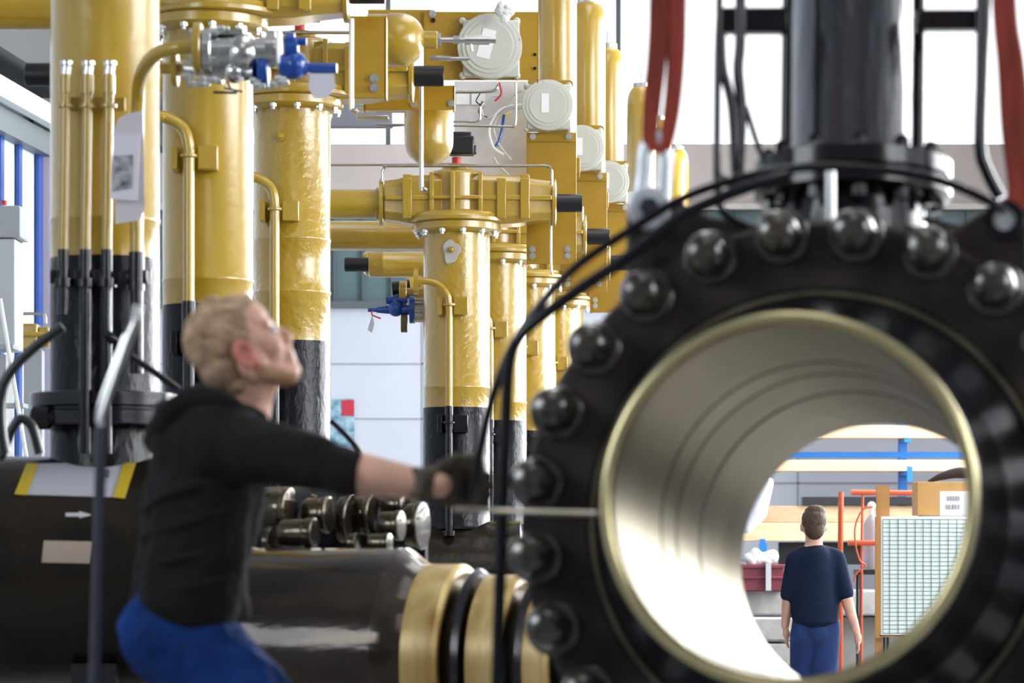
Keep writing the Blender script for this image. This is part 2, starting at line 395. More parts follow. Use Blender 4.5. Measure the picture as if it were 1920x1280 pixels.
clamp(tD, pts[-1].x, Wp(0, 792, Yf).z, Yf, 17.06, BLKS, .11)
bm = cyl(B(), hw(776, 527, Yf), hw(784, 527, Yf), .078); cyl(bm, hw(784, 527, Yf), hw(790, 527, Yf), .035)
obj('side_flange', bm, YEL, tD)
for i in range(1, 4):          # copies of the first far column (the grey patch stays on the first only)
    c = copy_tree(tD); cx, Y = fars[i]; c.location = ((cx-HX)/F*Y, Y, tD.location.z); c['label'] = far_names[i]
bm = lathe(B(), Wp(846, 471, 17.06-.203), (0, -1, 0), [(0, .055), (.004, .052)], 24)
_c = Wp(846, 471, 17.06-.203)
for v in bm.verts:
    a_ = math.atan2(v.co.z-_c.z, v.co.x-_c.x); k_ = 1+.12*math.sin(3*a_+1)+.08*math.sin(5*a_); v.co.x = _c.x+(v.co.x-_c.x)*k_*.9; v.co.z = _c.z+(v.co.z-_c.z)*k_*1.3
obj('paint_patch', bm, mat('grey_primer', (.45, .44, .42), .6), tD, label='grey bare patch around a small nozzle')
p = Wp(846, 468, 16.85); bm = cyl(B(), p+Vector((0, .02, 0)), p-Vector((0, .03, 0)), .012, bev=.003); cyl(bm, p, p-Vector((0, .014, 0)), .02, seg=6); obj('nozzle', bm, YEL, tD)

# ------------------------------------------------------------------ quarter turn actuators on top of the columns
def actuator(x0, Y, hf, label, left_pipe=.75):
    z0 = CZ+hf+.048
    t = thing('valve_actuator', (x0, Y, z0), label, 'valve actuator', 'yellow ribbed actuators on the columns')
    V = lambda x, y, z: Vector((x0+x, Y+y, z0+z))
    bm = lathe(B(), V(0, 0, 0), (0, 0, 1), [(0, .286), (.004, .296), (.022, .298), (.028, .285), (.034, .28), (.05, .278), (.062, .24), (.07, .19)], 72)
    obj('mounting_flange', bm, YEL, t)
    bm = B()
    lathe(bm, V(0, 0, .06), (0, 0, 1), [(0, .17), (.235, .17), (.25, .15), (.26, .09), (.29, .085), (.295, .07)], 40)
    for sgn, xe in ((-1, .43), (1, .575)):
        # tapered faceted arm lofted from the drum to the end plate
        secs = [(.08, .15, .30), (.30*xe/.43*.9, .145, .285), (xe*.82, .125, .25), (xe, .115, .23)]
        rings = []
        for x, hy, hz in secs:
            cz = .135; c = .04; hz /= 2
            ring = [(-hy+c, -hz), (hy-c, -hz), (hy, -hz+c), (hy, hz-c), (hy-c, hz), (-hy+c, hz), (-hy, hz-c), (-hy, -hz+c)]
            rings.append([bm.verts.new(V(sgn*x, y, cz+z)) for y, z in ring])
        for a, b in zip(rings, rings[1:]):
            for k in range(8): bm.faces.new((a[k], a[(k+1) % 8], b[(k+1) % 8], b[k]))
        bm.faces.new(rings[0]); bm.faces.new(rings[-1])
    bmesh.ops.recalc_face_normals(bm, faces=bm.faces)
    body = obj('body', bm, YEL, t, bevel=.006)
    bm = B()
    for xx in (-.145, -.02, .145): box(bm, V(xx, -.165 if abs(xx) < .1 else -.14, .165), (.026, .09, .25))
    for xx in (.27, .41, -.29): box(bm, V(xx, -.135, .135), (.055, .07, .24)); box(bm, V(xx, 0, .27), (.055, .22, .03))
    box(bm, V(.36, -.135, .14), (.42, .05, .028)); box(bm, V(-.29, -.135, .14), (.26, .05, .028)); box(bm, V(0, -.165, .14), (.30, .05, .022))
    obj('rib', bm, YEL, body, bevel=.005)
    for sgn, xe in ((-1, .435), (1, .57)):
        bm = lathe(B(), V(sgn*xe, 0, .13), (sgn, 0, 0), [(0, .135), (.004, .143), (.022, .143), (.026, .135), (.03, .10)], 36)
        obj('end_plate', bm, YEL, t)
    bm = lathe(B(), V(.585, 0, .125), (1, 0, 0), [(0, .054), (.165, .054), (.17, .05), (.17, .0)], 28)
    obj('end_plug', bm, BLKM, t, label='black plastic cover of the stop screw')
    bm = lathe(B(), V(-.45, 0, .12), (-1, 0, 0), [(0, .098), (.03, .098), (.035, .088), (left_pipe-.02, .088), (left_pipe, .07), (left_pipe, 0)], 36)
    obj('spring_cylinder', bm, YEL, t)
    bm = cyl(B(), V(0, 0, .35), V(0, 0, .40), .028, bev=.003); obj('position_indicator', bm, RED, t, label='small red position indicator')
    bm = B(); box(bm, V(.03, -.02, .465), (.15, .12, .11)); box(bm, V(.03, -.02, .53), (.12, .1, .03)); box(bm, V(.10, -.03, .44), (.04, .08, .05))
    obj('switch_box', bm, BLKM, t, bevel=.008, label='black limit switch box')
    bm = tube(B(), [V(-.44, -.1, .24), V(-.44, -.1, .30), V(-.42, -.1, .33), V(-.36, -.1, .335), V(.4, -.1, .335), V(.53, -.1, .335), V(.565, -.1, .315), V(.57, -.1, .27), V(.57, -.1, .2)], .009, 10)
    obj('tubing', bm, TUB, t, label='bent steel tubing over the body')
    return t
aD = actuator((856-HX)/F*17.06, 17.06, HF2, 'yellow ribbed actuator on the column with the grey patch, in sharp focus')
act_names = ['yellow actuator on the second column of the far row', 'yellow actuator on the third column of the far row', 'yellow actuator on the fourth column of the far row']
for i in range(1, 4):
    c = copy_tree(aD); cx, Y = fars[i]; c.location = ((cx-HX)/F*Y, Y, aD.location.z); c['label'] = act_names[i-1]
aC = copy_tree(aD); aC.location = ((548-HX)/F*14.9+.04, 14.9, CZ+HF1+.048); aC['label'] = 'yellow actuator on top of the rough textured column, behind the blue valve'
aB = copy_tree(aD); aB.location = ((390-HX)/F*12.6+.03, 12.6, CZ+HF1+.048); aB['label'] = 'yellow actuator cut by the top edge of the photo, above the column behind the worker'

# other cylinders reaching left behind the grey patch column
def hcyl(x0, x1, py, rpx, Y, label, nm='pressure_cylinder', stub=None):
    t = thing(nm, Wp((x0+x1)/2, py+rpx, Y), label, 'cylinder', 'horizontal yellow cylinders')
    a, b = Wp(x0, py, Y), Wp(x1, py, Y); r = rpx*Y/F
    L = (b-a).length
    bm = lathe(B(), a, b-a, [(0, r*.9), (.006, r), (.08, r), (.085, r*1.03), (.10, r*1.03), (.105, r), (L, r), (L+.006, r*.9)], 40)
    obj('barrel', bm, YEL, t)
    if stub: obj('stub', lathe(B(), Wp(stub, py, Y), (1, 0, 0), [(0, r*.5), (.004, r*.56), ((a-Wp(stub, py, Y)).length, r*.56)], 28), BLKM, t, label='black plastic end cover')
    return t
hcyl(560, 812, 441, 27, 17.9, 'long yellow cylinder passing behind the grey patch column just below its actuator')
hcyl(692, 800, 496, 24, 18.6, 'short yellow cylinder with a black end cover left of the grey patch column', stub=646)

# ------------------------------------------------------------------ junction boxes with their panels
def junction(px, py, rpx, Y, label, sq=1.0, lab='v'):
    c = Wp(px, py, Y); r = rpx*Y/F
    t = thing('junction_box', c-Vector((0, 0, r)), label, 'junction box', 'round grey junction boxes')
    bm = B(); box(bm, c+Vector((r*.05, .10, -.05*r)), (r*1.75, .10, r*1.75))
    for sx, sz in ((-1, -1), (1, -1), (1, 1), (-1, 1)): cyl(bm, c+Vector((sx*r*.84, .06, sz*r*.84-.03*r)), c+Vector((sx*r*.84, .14, sz*r*.84-.03*r)), r*.11, seg=16)
    obj('housing', bm, GRYB, t, bevel=.01)
    lid = obj('lid', lathe(B(), c+Vector((0, .08, 0)), (0, -1, 0), [(0, r), (.045, r), (.052, r*.985), (.055, r*.86), (.060, r*.85), (.060, r*.74), (.066, r*.72), (.066, 0)], 64), GRYB, t)
    for k in range(12):
        a = 2*PI*k/12+.2; q = c+Vector((r*.93*math.cos(a), .035, r*.93*math.sin(a)))
        obj('screw', cyl(B(), q, q-Vector((0, .009, 0)), r*.028, seg=8), BLT, lid) if k % 3 == 0 else None
    bm = box(B(), c+Vector((r*(-.1), .012, r*.05)), (r*.3, .003, r*.75) if lab == 'v' else (r*.42, .003, r*.9), Matrix.Rotation({'v': 0, 'd': -.8, 't': .25}[lab], 3, 'Y'))
    obj('sticker', bm, WHT, lid, label='white paper sticker', smooth=0)
    return t
def panel(x0, y0, x1, y1, Y, label, bolts=(), notch=True):
    a = Wp(x0, y1, Y)
    t = thing('mounting_plate', a, label, 'mounting plate', 'yellow mounting plates')
    bm = B(); pbox(bm, x0, y0, x1, y1, Y, .012)
    p, q = Wp(x1, y0, Y), Wp(x1, y1, Y); box(bm, (p.x-.004, Y+.05, (p.z+q.z)/2), (.012, .10, p.z-q.z))
    p, q = Wp(x0, y0, Y), Wp(x0, y1, Y); box(bm, (p.x+.004, Y+.05, (p.z+q.z)/2), (.012, .10, p.z-q.z))
    obj('plate', bm, YELP, t, bevel=.003)
    for bx, by in bolts:
        q = Wp(bx, by, Y); bm = cyl(B(), q, q-Vector((0, .006, 0)), .020, seg=20); cyl(bm, q-Vector((0, .006, 0)), q-Vector((0, .018, 0)), .014, seg=6)
        obj('bolt', bm, BLT, t, smooth=20)
    return t
pD = panel(988, 248, 1080, 495, 17.28, 'yellow plate with four bolts hanging beside the grey patch column actuator, below its round box', [(999, 256), (1066, 256), (998, 467), (1064, 467), (998, 480), (1064, 480)])
bm = B(); a, b = Wp(985, 150, 16.95), Wp(1072, 248, 16.95)
pl = pbox(bm, 990, 150, 1070, 247, 17.29, .012); lathe(bm, Wp(1067, 158, 17.29), (0, 1, 0), [(0, .026), (.012, .026), (.012, .014), (0, .014)], 24, closed=True); box(bm, Wp(1034, 265, 17.272), (.285, .008, .006))
obj('box_bracket', bm, YELP, pD, bevel=.003)
jD = junction(1027, 195, 48, 17.13, 'round grey junction box with an upright white sticker, just left of the tall gas cylinders')
pn = ['yellow mounting plate of the second far column', 'yellow mounting plate of the third far column', 'yellow mounting plate of the fourth far column']
jn = ['round grey junction box with a slanted sticker, second in the receding line', 'round grey junction box third in the receding line', 'smallest visible round grey junction box, left of the shackle']
for i in range(1, 4):
    cx, Y = fars[i]; dx = (cx-HX)/F*Y-(856-HX)/F*17.06; dY = Y-17.06
    for src, nmz in ((pD, pn), (jD, jn)):
        c = copy_tree(src); c.location = src.location+Vector((dx+.02*i, dY, 0)); c['label'] = nmz[i-1]
        if src == jD:
            for ch in C.objects:
                if ch.parent == c and ch.name.startswith('lid'):
                    for st in C.objects:
                        if st.parent == ch and st.name.startswith('sticker') and i == 1:
                            pass
# large plate and box of the near row
pC = panel(795, 22, 1010, 150, 15.1, 'broad yellow plate behind the largest round junction box', [(811, 26), (690, 60)][:1])
bm = B(); pbox(bm, 690, 18, 812, 60, 15.12, .012); obj('plate_arm', bm, YELP, pC, bevel=.003)
bm = cyl(B(), Wp(1003, 102, 15.1), Wp(1003, 102, 15.09), .008); cyl(bm, Wp(1003, 128, 15.1), Wp(1003, 128, 15.09), .008); cyl(bm, Wp(812, 38, 15.1), Wp(812, 38, 15.09), .012); obj('hole', bm, BLKM, pC)
junction(918, 84, 61, 15.0, 'largest round grey junction box, wrapped in clear film at its top', lab='t')
# clear film scrunched on top of the box
bm = B()
for k in range(7): ball(bm, Wp(945+8*math.cos(k*1.3), 22+9*math.sin(k*2.1), 14.93), (.035+.012*math.sin(k), .02, .028), 12, Euler((k, k*2, k)).to_matrix())
o = obj('plastic_film', bm, mat('clear_film', (.75, .76, .74), .15, bump=1, bscale=60, spec=.6)); tag(o, 'crumpled clear plastic film on top of the largest round junction box', 'plastic film')
# lower plate of the near row with two bolts (x 655-725)
panel(658, 30, 724, 184, 12.75, 'yellow plate with two bolts hanging below the topmost black plug', [(702, 147), (702, 165)])
panel(682, 160, 852, 206, 15.3, 'dark yellow cross plate above the hanging dome', [(776, 196), (846, 194)])
# domed accumulators
def dome(p, axis, r, L, label, nm='accumulator', nozzle=True):
    t = thing(nm, Vector(p), label, 'pressure vessel')
    a = Vector(axis).normalized()
    prof = [(0, r*.96), (.01, r), (L, r)]+[(L+r*math.sin(k*PI/16)*.95, r*math.cos(k*PI/16)) for k in range(1, 8)]+[(L+r*.95, 0)]
    obj('shell', lathe(B(), p, a, prof, 48), YEL, t)
    if nozzle: obj('neck', lathe(B(), Vector(p)+a*(L+r*.85), a, [(0, .045), (.07, .045), (.075, .04)], 24), YEL, t)
    return t
dome(Wp(804, 198, 15.6), (0, 0, -1), .135, .20, 'yellow domed vessel hanging down above the sharp actuator', nozzle=False)
vs = dome(Wp(728, 75, 14.4), (1, 0, 0), .135, .06, 'yellow domed vessel lying sideways, steel fitting on its nose')
bm = B(); cyl(bm, Wp(728, 75, 14.4), Wp(690, 75, 14.4), .13); obj('shell_end', bm, YEL, vs)
bm = B(); Y = 14.4
cyl(bm, Wp(814, 75, Y), Wp(826, 75, Y), .038, seg=6); cyl(bm, Wp(826, 75, Y), Wp(872, 75, Y), .014); cyl(bm, Wp(850, 75, Y), Wp(862, 75, Y), .022, seg=6); cyl(bm, Wp(872, 75, Y), Wp(918, 75, Y), .024, seg=12); cyl(bm, Wp(918, 75, Y), Wp(930, 75, Y), .016)
cyl(bm, Wp(882, 78, Y), Wp(884, 96, Y), .008); cyl(bm, Wp(845, 110, Y), Wp(880, 110, Y), .010); cyl(bm, Wp(806, 108, Y), Wp(845, 110, Y), .013, seg=6)
obj('steel_fitting', bm, STL, vs, label='steel needle valve fitting')
# blue plug of station C comes from the actuator copy
# vertical gas cylinders
def gas(px, Y, label, grp='tall yellow gas cylinders in the background row'):
    Y = Y+.5
    r = .1208; x = (px-HX)/F*Y
    zt = CZ+3.69; zb_ = CZ+2.35
    t = thing('gas_cylinder', (x, Y, zb_), label, 'gas cylinder', grp)
    H = zt-zb_
    prof = [(0, r*.95), (.01, r), (H-.17, r)]+[(H-.17+.15*math.sin(k*PI/16), r*(.42+.58*math.cos(k*PI/16))) for k in range(1, 9)]
    obj('shell', lathe(B(), (x, Y, zb_), (0, 0, 1), prof, 48), YEL, t)
    bm = cyl(B(), (x, Y, zt-.03), (x, Y, zt+.005), .072); obj('cap', bm, STL, t, label='flat steel top cap')
    bm = cyl(B(), (x, Y, zt), (x, Y, zt+.10), .006, seg=8); obj('pin', bm, STL, t)
    bm = box(B(), (x, Y, zb_-.04), (.28, .2, .10)); obj('foot_bracket', bm, YELP, t, bevel=.005)
    return t
gx = [(1045, 17.2, 'tall yellow gas cylinder cut by the top edge of the photo, nearest of its line'), (1102, 18.95, 'tall yellow gas cylinder whose rounded top just fits under the top edge of the photo'), (1139, 20.75, 'tall yellow gas cylinder third from the front of its line'), (1203, 22.6, 'yellow gas cylinder with a pin on top immediately left of the red sling'), (1233, 24.4, 'yellow gas cylinder largely behind the left red sling'), (1268, 26.3, 'smallest yellow gas cylinder, just right of the shackle')]
g0 = gas(*gx[0])
for px, Y, l in gx[1:]:
    Y = Y+.5; c = copy_tree(g0); c.location = ((px-HX)/F*Y, Y, g0.location.z); c['label'] = l

# white wiring board and cabling behind the sharp actuator
bm = B(); pbox(bm, 852, 152, 992, 330, 17.5, .03)
o = obj('wiring_board', bm, mat('board_white', (.62, .60, .60), .5, var=.06, vscale=10), bevel=.003); tag(o, 'whitish wiring board standing behind the sharp actuator', 'wiring board')
bm = B(); pbox(bm, 855, 168, 880, 196, 17.49, .005); pbox(bm, 884, 168, 910, 196, 17.49, .005)
o = obj('paper_label', bm, WHT, smooth=0); tag(o, 'two printed white paper labels stuck on the wiring board', 'label')
for col, pts, rr, lb in ((WHT, [(985, 195), (940, 205), (918, 240), (925, 275), (945, 290)], .008, 'white cable looping down in front of the wiring board'),
    (GRYB, [(980, 202), (950, 206), (926, 235), (935, 270), (958, 300)], .008, 'grey cable looping beside the white one on the wiring board'),
    (BLU, [(945, 215), (940, 250), (930, 275)], .010, 'blue hose on the wiring board'),
    (RED, [(936, 155), (940, 175), (928, 190)], .006, 'red wire at the top of the wiring board'),
    (YTAPE, [(955, 202), (944, 212), (936, 222)], .005, 'yellow green earth wire on the wiring board'),
    (BLKM, [(905, 190), (898, 210), (915, 222)], .006, 'thin black wire curled on the wiring board'),
    (BLKM, [(900, 175), (893, 190), (905, 200), (898, 212)], .004, 'thin black wire crossing a paper label on the wiring board'),
    (GRYB, [(978, 170), (965, 178), (950, 200), (930, 215), (910, 222), (903, 200), (918, 182), (935, 180)], .007, 'thin grey cable looped tightly around the paper labels'),
    (YTAPE, [(960, 212), (948, 217), (936, 216)], .005, 'second short yellow green wire on the wiring board'),
    (GRYB, [(925, 295), (935, 310), (955, 330)], .008, 'grey cable end dropping behind the sharp actuator')):
    o = obj('cable', tube(B(), [Wp(x, y, 17.35) for x, y in pts], rr, 8), col); tag(o, lb, 'cable')
for pts, rr, Y, lb in (([(812, 162), (822, 171), (845, 172), (920, 171), (935, 160)], .010, 16.0, 'bent steel tube below the largest junction box'),
    ([(967, 155), (967, 225), (960, 237), (940, 237), (705, 233)], .0065, 16.2, 'thin steel tube running left from the wiring board'),
    ([(900, 200), (900, 222), (890, 228), (850, 228), (705, 238)], .0065, 16.25, 'thin steel tube crossing just below the dome plate'),
    ([(790, 160), (790, 340), (792, 352), (800, 358)], .012, 15.2, 'upright steel tube in front of the hanging dome'),
    ([(659, 35), (659, 190), (662, 205), (670, 212)], .012, 12.5, 'upright steel tube left of the two bolt plate'),
    ([(1033, 400), (1033, 488), (1034, 508), (1036, 515)], .009, 17.15, 'upright steel tube below the sharp black plug'),
    ([(480, 310), (722, 309), (900, 306), (1000, 306)], .007, 17.6, 'long thin brown tube crossing behind the columns')):
    P = [Wp(x, y, Y) for x, y in pts]
    o = obj('steel_tube', tube(B(), P, rr, 10), TUB); tag(o, lb, 'tube')
o = obj('cable_tray', pbox(pbox(B(), 668, 200, 790, 206, 15.9, .12), 668, 216, 728, 222, 15.5, .08), STL, bevel=.004); tag(o, 'short steel cable tray beside the column flange, above the bright window strip', 'cable tray')

# ------------------------------------------------------------------ blue and silver valves
def small_valve(Y):
    root = thing('block_valve', Wp(450, 150, Y), 'silver and blue block valve with a white disc, bolted to the nearest column\'s bent tube', 'valve')
    c = lambda x, y, dy=0: Wp(x, y, Y+dy)
    bm = cyl(B(), c(364, 90), c(379, 90), .088, bev=.004); obj('flange', bm, YEL, root)
    bm = cyl(B(), c(323, 128, .1), c(334, 128, .1), .066, bev=.003); cyl(bm, c(300, 128, .1), c(323, 128, .1), .02); obj('flange', bm, YEL, root)
    for k in range(4):
        a = PI/4+k*PI/2; q = c(358, 90)+Vector((0, .065*math.cos(a), .065*math.sin(a)))
        obj('bolt', lathe(cyl(B(), q, q+Vector((.09, 0, 0)), .009, seg=8), q, (1, 0, 0), [(0, .016), (.014, .016)], 6), BLT, root)
    bm = B(); cyl(bm, c(380, 96), c(398, 96), .078, seg=40, bev=.004); cyl(bm, c(398, 98), c(440, 98), .058); ball(bm, c(455, 100), .07); cyl(bm, c(470, 98), c(520, 98), .05)
    cyl(bm, c(500, 92), c(516, 92), .064); cyl(bm, c(335, 128, .1), c(400, 132, .05), .028); cyl(bm, c(400, 132, .05), c(420, 134, .05), .045); cyl(bm, c(420, 134, .05), c(480, 136), .03); ball(bm, c(440, 134), .042)
    cyl(bm, c(455, 80), c(455, 50), .012); cyl(bm, c(410, 70), c(392, 60), .03); box(bm, c(430, 62), (.10, .06, .02))
    obj('silver_body', bm, STL, root, smooth=30)
    for x, y in ((344, 143), (352, 157), (372, 157), (392, 150), (372, 148), (468, 152), (476, 160), (505, 158), (515, 148), (520, 154), (395, 60), (408, 54)):
        q = c(x, y, -.04); obj('nut', lathe(B(), q, (1, 0, .0), [(0, .014), (.02, .014), (.03, .009), (.04, .009)], 6), BLT, root, smooth=20)
    bm = cyl(B(), c(520, 93), c(527, 93), .072, bev=.006, seg=40); obj('disc', bm, mat('white_disc', (.8, .8, .8), .4), root, label='white round end disc')
    bm = cyl(B(), c(420, 81), c(466, 81), .018, seg=8); obj('lever', bm, BLU, root, bevel=.003, label='blue lever sleeve')
    bm = B(); cyl(bm, c(484, 134), c(504, 134), .058, bev=.004); cyl(bm, c(527, 124), c(556, 126), .042); ball(bm, c(552, 122), (.045, .045, .05)); cyl(bm, c(548, 118), c(546, 76), .026); cyl(bm, c(533, 76), c(575, 78), .014); cyl(bm, c(536, 76), c(552, 77), .028)
    cyl(bm, c(556, 127), c(578, 127), .034, .022); cyl(bm, c(578, 127), c(630, 128), .018); cyl(bm, c(536, 92), c(558, 90), .034)
    obj('blue_body', bm, BLU, root, label='blue valve body with pointed nose', smooth=30)
    bm = cyl(B(), c(628, 128), c(632, 128), .017); obj('end_cap', bm, STL, root)
    bm = tube(B(), [c(420, 165, -.02), c(455, 172, -.02), ], .004, 6); tube(bm, [c(400, 173), c(445, 174)], .005, 6); tube(bm, [c(425, 150), c(432, 166)], .004, 6); obj('wire', bm, BLKM, root)
    return root
small_valve(9.95)
o = obj('paper_tag', prism(B(), [Wp(x, y, 9.9) for x, y in ((580, 138), (626, 138), (629, 166), (612, 183), (588, 184), (579, 165))], (0, .004, 0)), mat('tag_paper', (.62, .60, .70), .6), smooth=0); tag(o, 'pale paper tag hanging under the nose of the blue valve', 'paper tag')
def far_valve():
    Y = 17.3; root = thing('blue_valve', Wp(760, 622, Y), 'small dark blue valve pointing left beside the grey patch column', 'valve')
    c = lambda x, y, dy=0: Wp(x, y, Y+dy)
    bm = B(); cyl(bm, c(768, 580), c(778, 580), .085); cyl(bm, c(735, 580), c(768, 581), .03); ball(bm, c(742, 578), .05); cyl(bm, c(742, 575), c(742, 562), .028); cyl(bm, c(724, 563), c(764, 561), .022); cyl(bm, c(738, 560), c(748, 556), .02)
    cyl(bm, c(706, 581), c(738, 580), .017, .03); cyl(bm, c(690, 581), c(706, 581), .012)
    obj('body', bm, BLU, root, smooth=30)
    bm = cyl(B(), c(749, 550, .05), c(763, 550, .05), .078, bev=.004); cyl(bm, c(763, 550, .05), c(795, 550, .05), .035); obj('flange', bm, YEL, root)
    bm = cyl(B(), c(752, 606), c(764, 606), .055); obj('flange', bm, mat('olive_flange', (.12, .10, .04), .4), root, label='dark olive lower flange')
    bm = B(); cyl(bm, c(778, 578), c(800, 578), .05); cyl(bm, c(778, 592), c(800, 592), .04)
    for y in (565, 575, 588, 600): cyl(bm, c(776, y, -.05), c(796, y, -.05), .014, seg=6)
    obj('silver_body', bm, STL, root)
    bm = cyl(B(), c(736, 544, .1), c(770, 540, .1), .05); obj('black_plug', bm, BLKM, root)
    o = obj('paper_tag', prism(B(), [Wp(x, y, 17.1) for x, y in ((698, 590), (702, 606), (697, 624), (689, 618), (694, 602))], (0, .004, 0)), mat('tag_grey', (.45, .46, .50), .6), smooth=0); tag(o, 'little grey paper tag hanging from the small dark blue valve', 'paper tag')
    bm = tube(B(), [Wp(698, 582, 17.1), Wp(698, 590, 17.1), Wp(714, 597, 17.1)], .005, 6); obj('red_tie', bm, RED, root, label='red wire tie')
far_valve()

# documents hanging on the nearest column
def sheet(name, pts, Y, m, label, cat, th=.003):
    o = obj(name, prism(B(), [Wp(x, y, Y) for x, y in pts], (0, th, 0)), m, smooth=0); tag(o, label, cat); return o
PAP = mat('paper_white', (.66, .64, .72), .5)
sheet('document_pouch', ((212, 250), (222, 222), (240, 212), (268, 208), (272, 390), (262, 412), (216, 420), (216, 380)), 10.12, mat('pouch_plastic', (.60, .57, .60), .3, bump=.5, bscale=14), 'white plastic document pouch behind the printed sheet on the nearest column', 'document pouch')
o = sheet('printed_sheet', ((214, 250), (262, 252), (258, 376), (206, 372)), 10.08, PAP, 'white printed sheet with a dark photo hanging on the nearest column', 'paper sheet')
bm = prism(B(), [Wp(x, y, 10.075) for x, y in ((213, 292), (249, 290), (247, 352), (211, 358))], (0, .002, 0)); obj('printed_photo', bm, mat('dark_print', (.015, .015, .03), .5, vscale=24, col2=(.5, .5, .55)), o, smooth=0, label='dark printed picture')

# ------------------------------------------------------------------ headers under the columns
def saddle(bm, x, y, z, r, ax=(1, 0, 0)):
    box(bm, (x, y, (z-r*.75)/2), (.16, r*1.5, z-r*.75)); box(bm, (x, y, .015), (.36, r*2.1, .03))
def header(x0, x1, Y, z, r, label, m=HDR):
    t = thing('header_pipe', (x0/2+x1/2, Y, 0), label, 'pipe')
    obj('barrel', lathe(B(), (x0, Y, z), (1, 0, 0), [(0, r-.03), (.02, r), (x1-x0-.02, r), (x1-x0, r-.03)], 80), m, t)
    for k in (.12, .88):
        bm = B(); saddle(bm, x0+(x1-x0)*k, Y, z, r); obj('saddle', bm, BLKM, t)
    return t
hA = header(-3.1, -1.28, 10.5, 1.475, .43, 'large black header pipe at the left edge carrying the taped paper')
tA.location.z  # base at header top
# tape, labels on that header: laid on the curved surface
def on_header(pts, lift, m, name, label, cat, parent=None, nx=8):
    """patch on the header cylinder, pts four photo corners TL TR BR BL"""
    zc, r, Yc = 1.475, .43+lift, 10.5
    def hit(px, py):
        k = (px-HX)/F; m_ = (HY-py)/F
        # z = CZ+m_*Y ; (Y-Yc)^2+(z-zc)^2=r^2
        A = 1+m_*m_; Bq = -2*Yc+2*m_*(CZ-zc); Cq = Yc*Yc+(CZ-zc)**2-r*r
        D = max(0, Bq*Bq-4*A*Cq); Y = (-Bq-math.sqrt(D))/(2*A); return Vector((k*Y, Y, CZ+m_*Y))
    bm = B(); g = []
    for j in range(nx+1):
        v = j/nx; row = []
        for i in (0, 1):
            a = Vector(pts[0] if i == 0 else pts[1]); b = Vector(pts[3] if i == 0 else pts[2]); q = a.lerp(b, v); row.append(bm.verts.new(hit(*q)))
        g.append(row)
    for a, b in zip(g, g[1:]): bm.faces.new((a[0], a[1], b[1], b[0]))
    bmesh.ops.solidify(bm, geom=bm.faces[:], thickness=.002)
    o = obj(name, bm, m, parent, smooth=60)
    if not parent: tag(o, label, cat)
    elif label: o['label'] = label
    return o
pp = on_header([(62, 869), (236, 864), (220, 932), (45, 927)], .004, mat('paper_tint', (.74, .73, .80), .5), 'taped_paper', 'white paper taped with yellow strips on the large black header pipe', 'paper')
on_header([(50, 868), (72, 868), (50, 928), (27, 926)], .007, YTAPE, 'tape_strip', 'yellow tape strip', '', pp)
on_header([(232, 866), (255, 868), (234, 934), (212, 932)], .007, YTAPE, 'tape_strip', 'yellow tape strip', '', pp)
on_header([(123, 961), (150, 961), (150, 968), (123, 968)], .005, WHT, 'arrow_sticker', 'small white arrow sticker below the taped paper', 'sticker')
ar = [o for o in C.objects if o.name == 'arrow_sticker'][0]
on_header([(148, 958), (170, 964), (170, 966), (148, 971)], .005, WHT, 'arrow_head', None, '', ar)
on_header([(82, 1013), (172, 1015), (168, 1056), (78, 1054)], .005, CREAM, 'cream_label', 'cream rectangular label low on the black header pipe', 'label')
on_header([(190, 880), (206, 880), (204, 895), (188, 895)], .009, mat('pen_mark', (.25, .25, .3), .6), 'handwriting', 'faint grey handwriting', '', pp)
header(-1.62, -1.0, 12.6, 1.35, .36, 'black header pipe under the column behind the worker')
header(-1.55, -.62, 14.9, 1.35, .36, 'black header pipe under the rough textured column')
hf = [header((fars[i][0]-HX)/F*fars[i][1]-.32, (fars[i][0]-HX)/F*fars[i][1]+.40, fars[i][1], 1.35, .36, l) for i, l in enumerate(['black header pipe under the grey patch column', 'black header pipe under the second far column', 'black header pipe under the third far column', 'black header pipe under the fourth far column'])]

# machined spool with ochre rings in front (bottom centre)
ax = Vector((.955, -.296, 0)).normalized()
P0 = Wp(448, 1235, 9.6)
spool = thing('spool_piece', (P0.x+.35, 9.45, 0), 'horizontal black machined spool with two wide ochre rings, at the bottom beside the worker', 'pipe spool')
def tpx(px):
    px = px+26      # parameter along the spool axis where the axis crosses the pixel column
    k = (px-HX)/F; return (k*P0.y-P0.x)/(ax.x-k*ax.y)
rp = .375
t1, t2 = tpx(738), tpx(772)
obj('barrel', lathe(B(), P0, ax, [(.0, rp-.02), (.02, rp), (t1-.005, rp), (t1, rp-.004), (t2, rp-.05), (tpx(800), rp-.055), (tpx(800), 0)], 96), SPL, spool)
rr = rp-.052
for a_, b_, R in ((775, 848, rr), (893, 958, rr-.035), (985, 1040, rr-.07)):
    ta, tb = tpx(a_), tpx(b_)
    obj('ring', lathe(B(), P0, ax, [(ta, R-.012), (ta+.006, R), (tb-.012, R), (tb, R-.010), (tb+.002, R-.028), (tb-.015, R-.05), (tb-.02, 0), (ta, 0)][:-1]+[(tb-.03, .0)], 96), GOLD, spool, label='wide ochre varnished ring')
    obj('cone', lathe(B(), P0, ax, [(tb-.02, R-.09), (tb+.012, R-.06), (tpx(b_+25), R-.015), (tpx(b_+35), R-.03), (tpx(b_+38), R-.1)], 96), BLKS, spool, label='black bevelled collar')
bm = B()
for k in (.12, .5): q = P0+ax*k; bm = B(); saddle(bm, q.x, q.y, P0.z, rp); obj('saddle', bm, BLKM, spool)

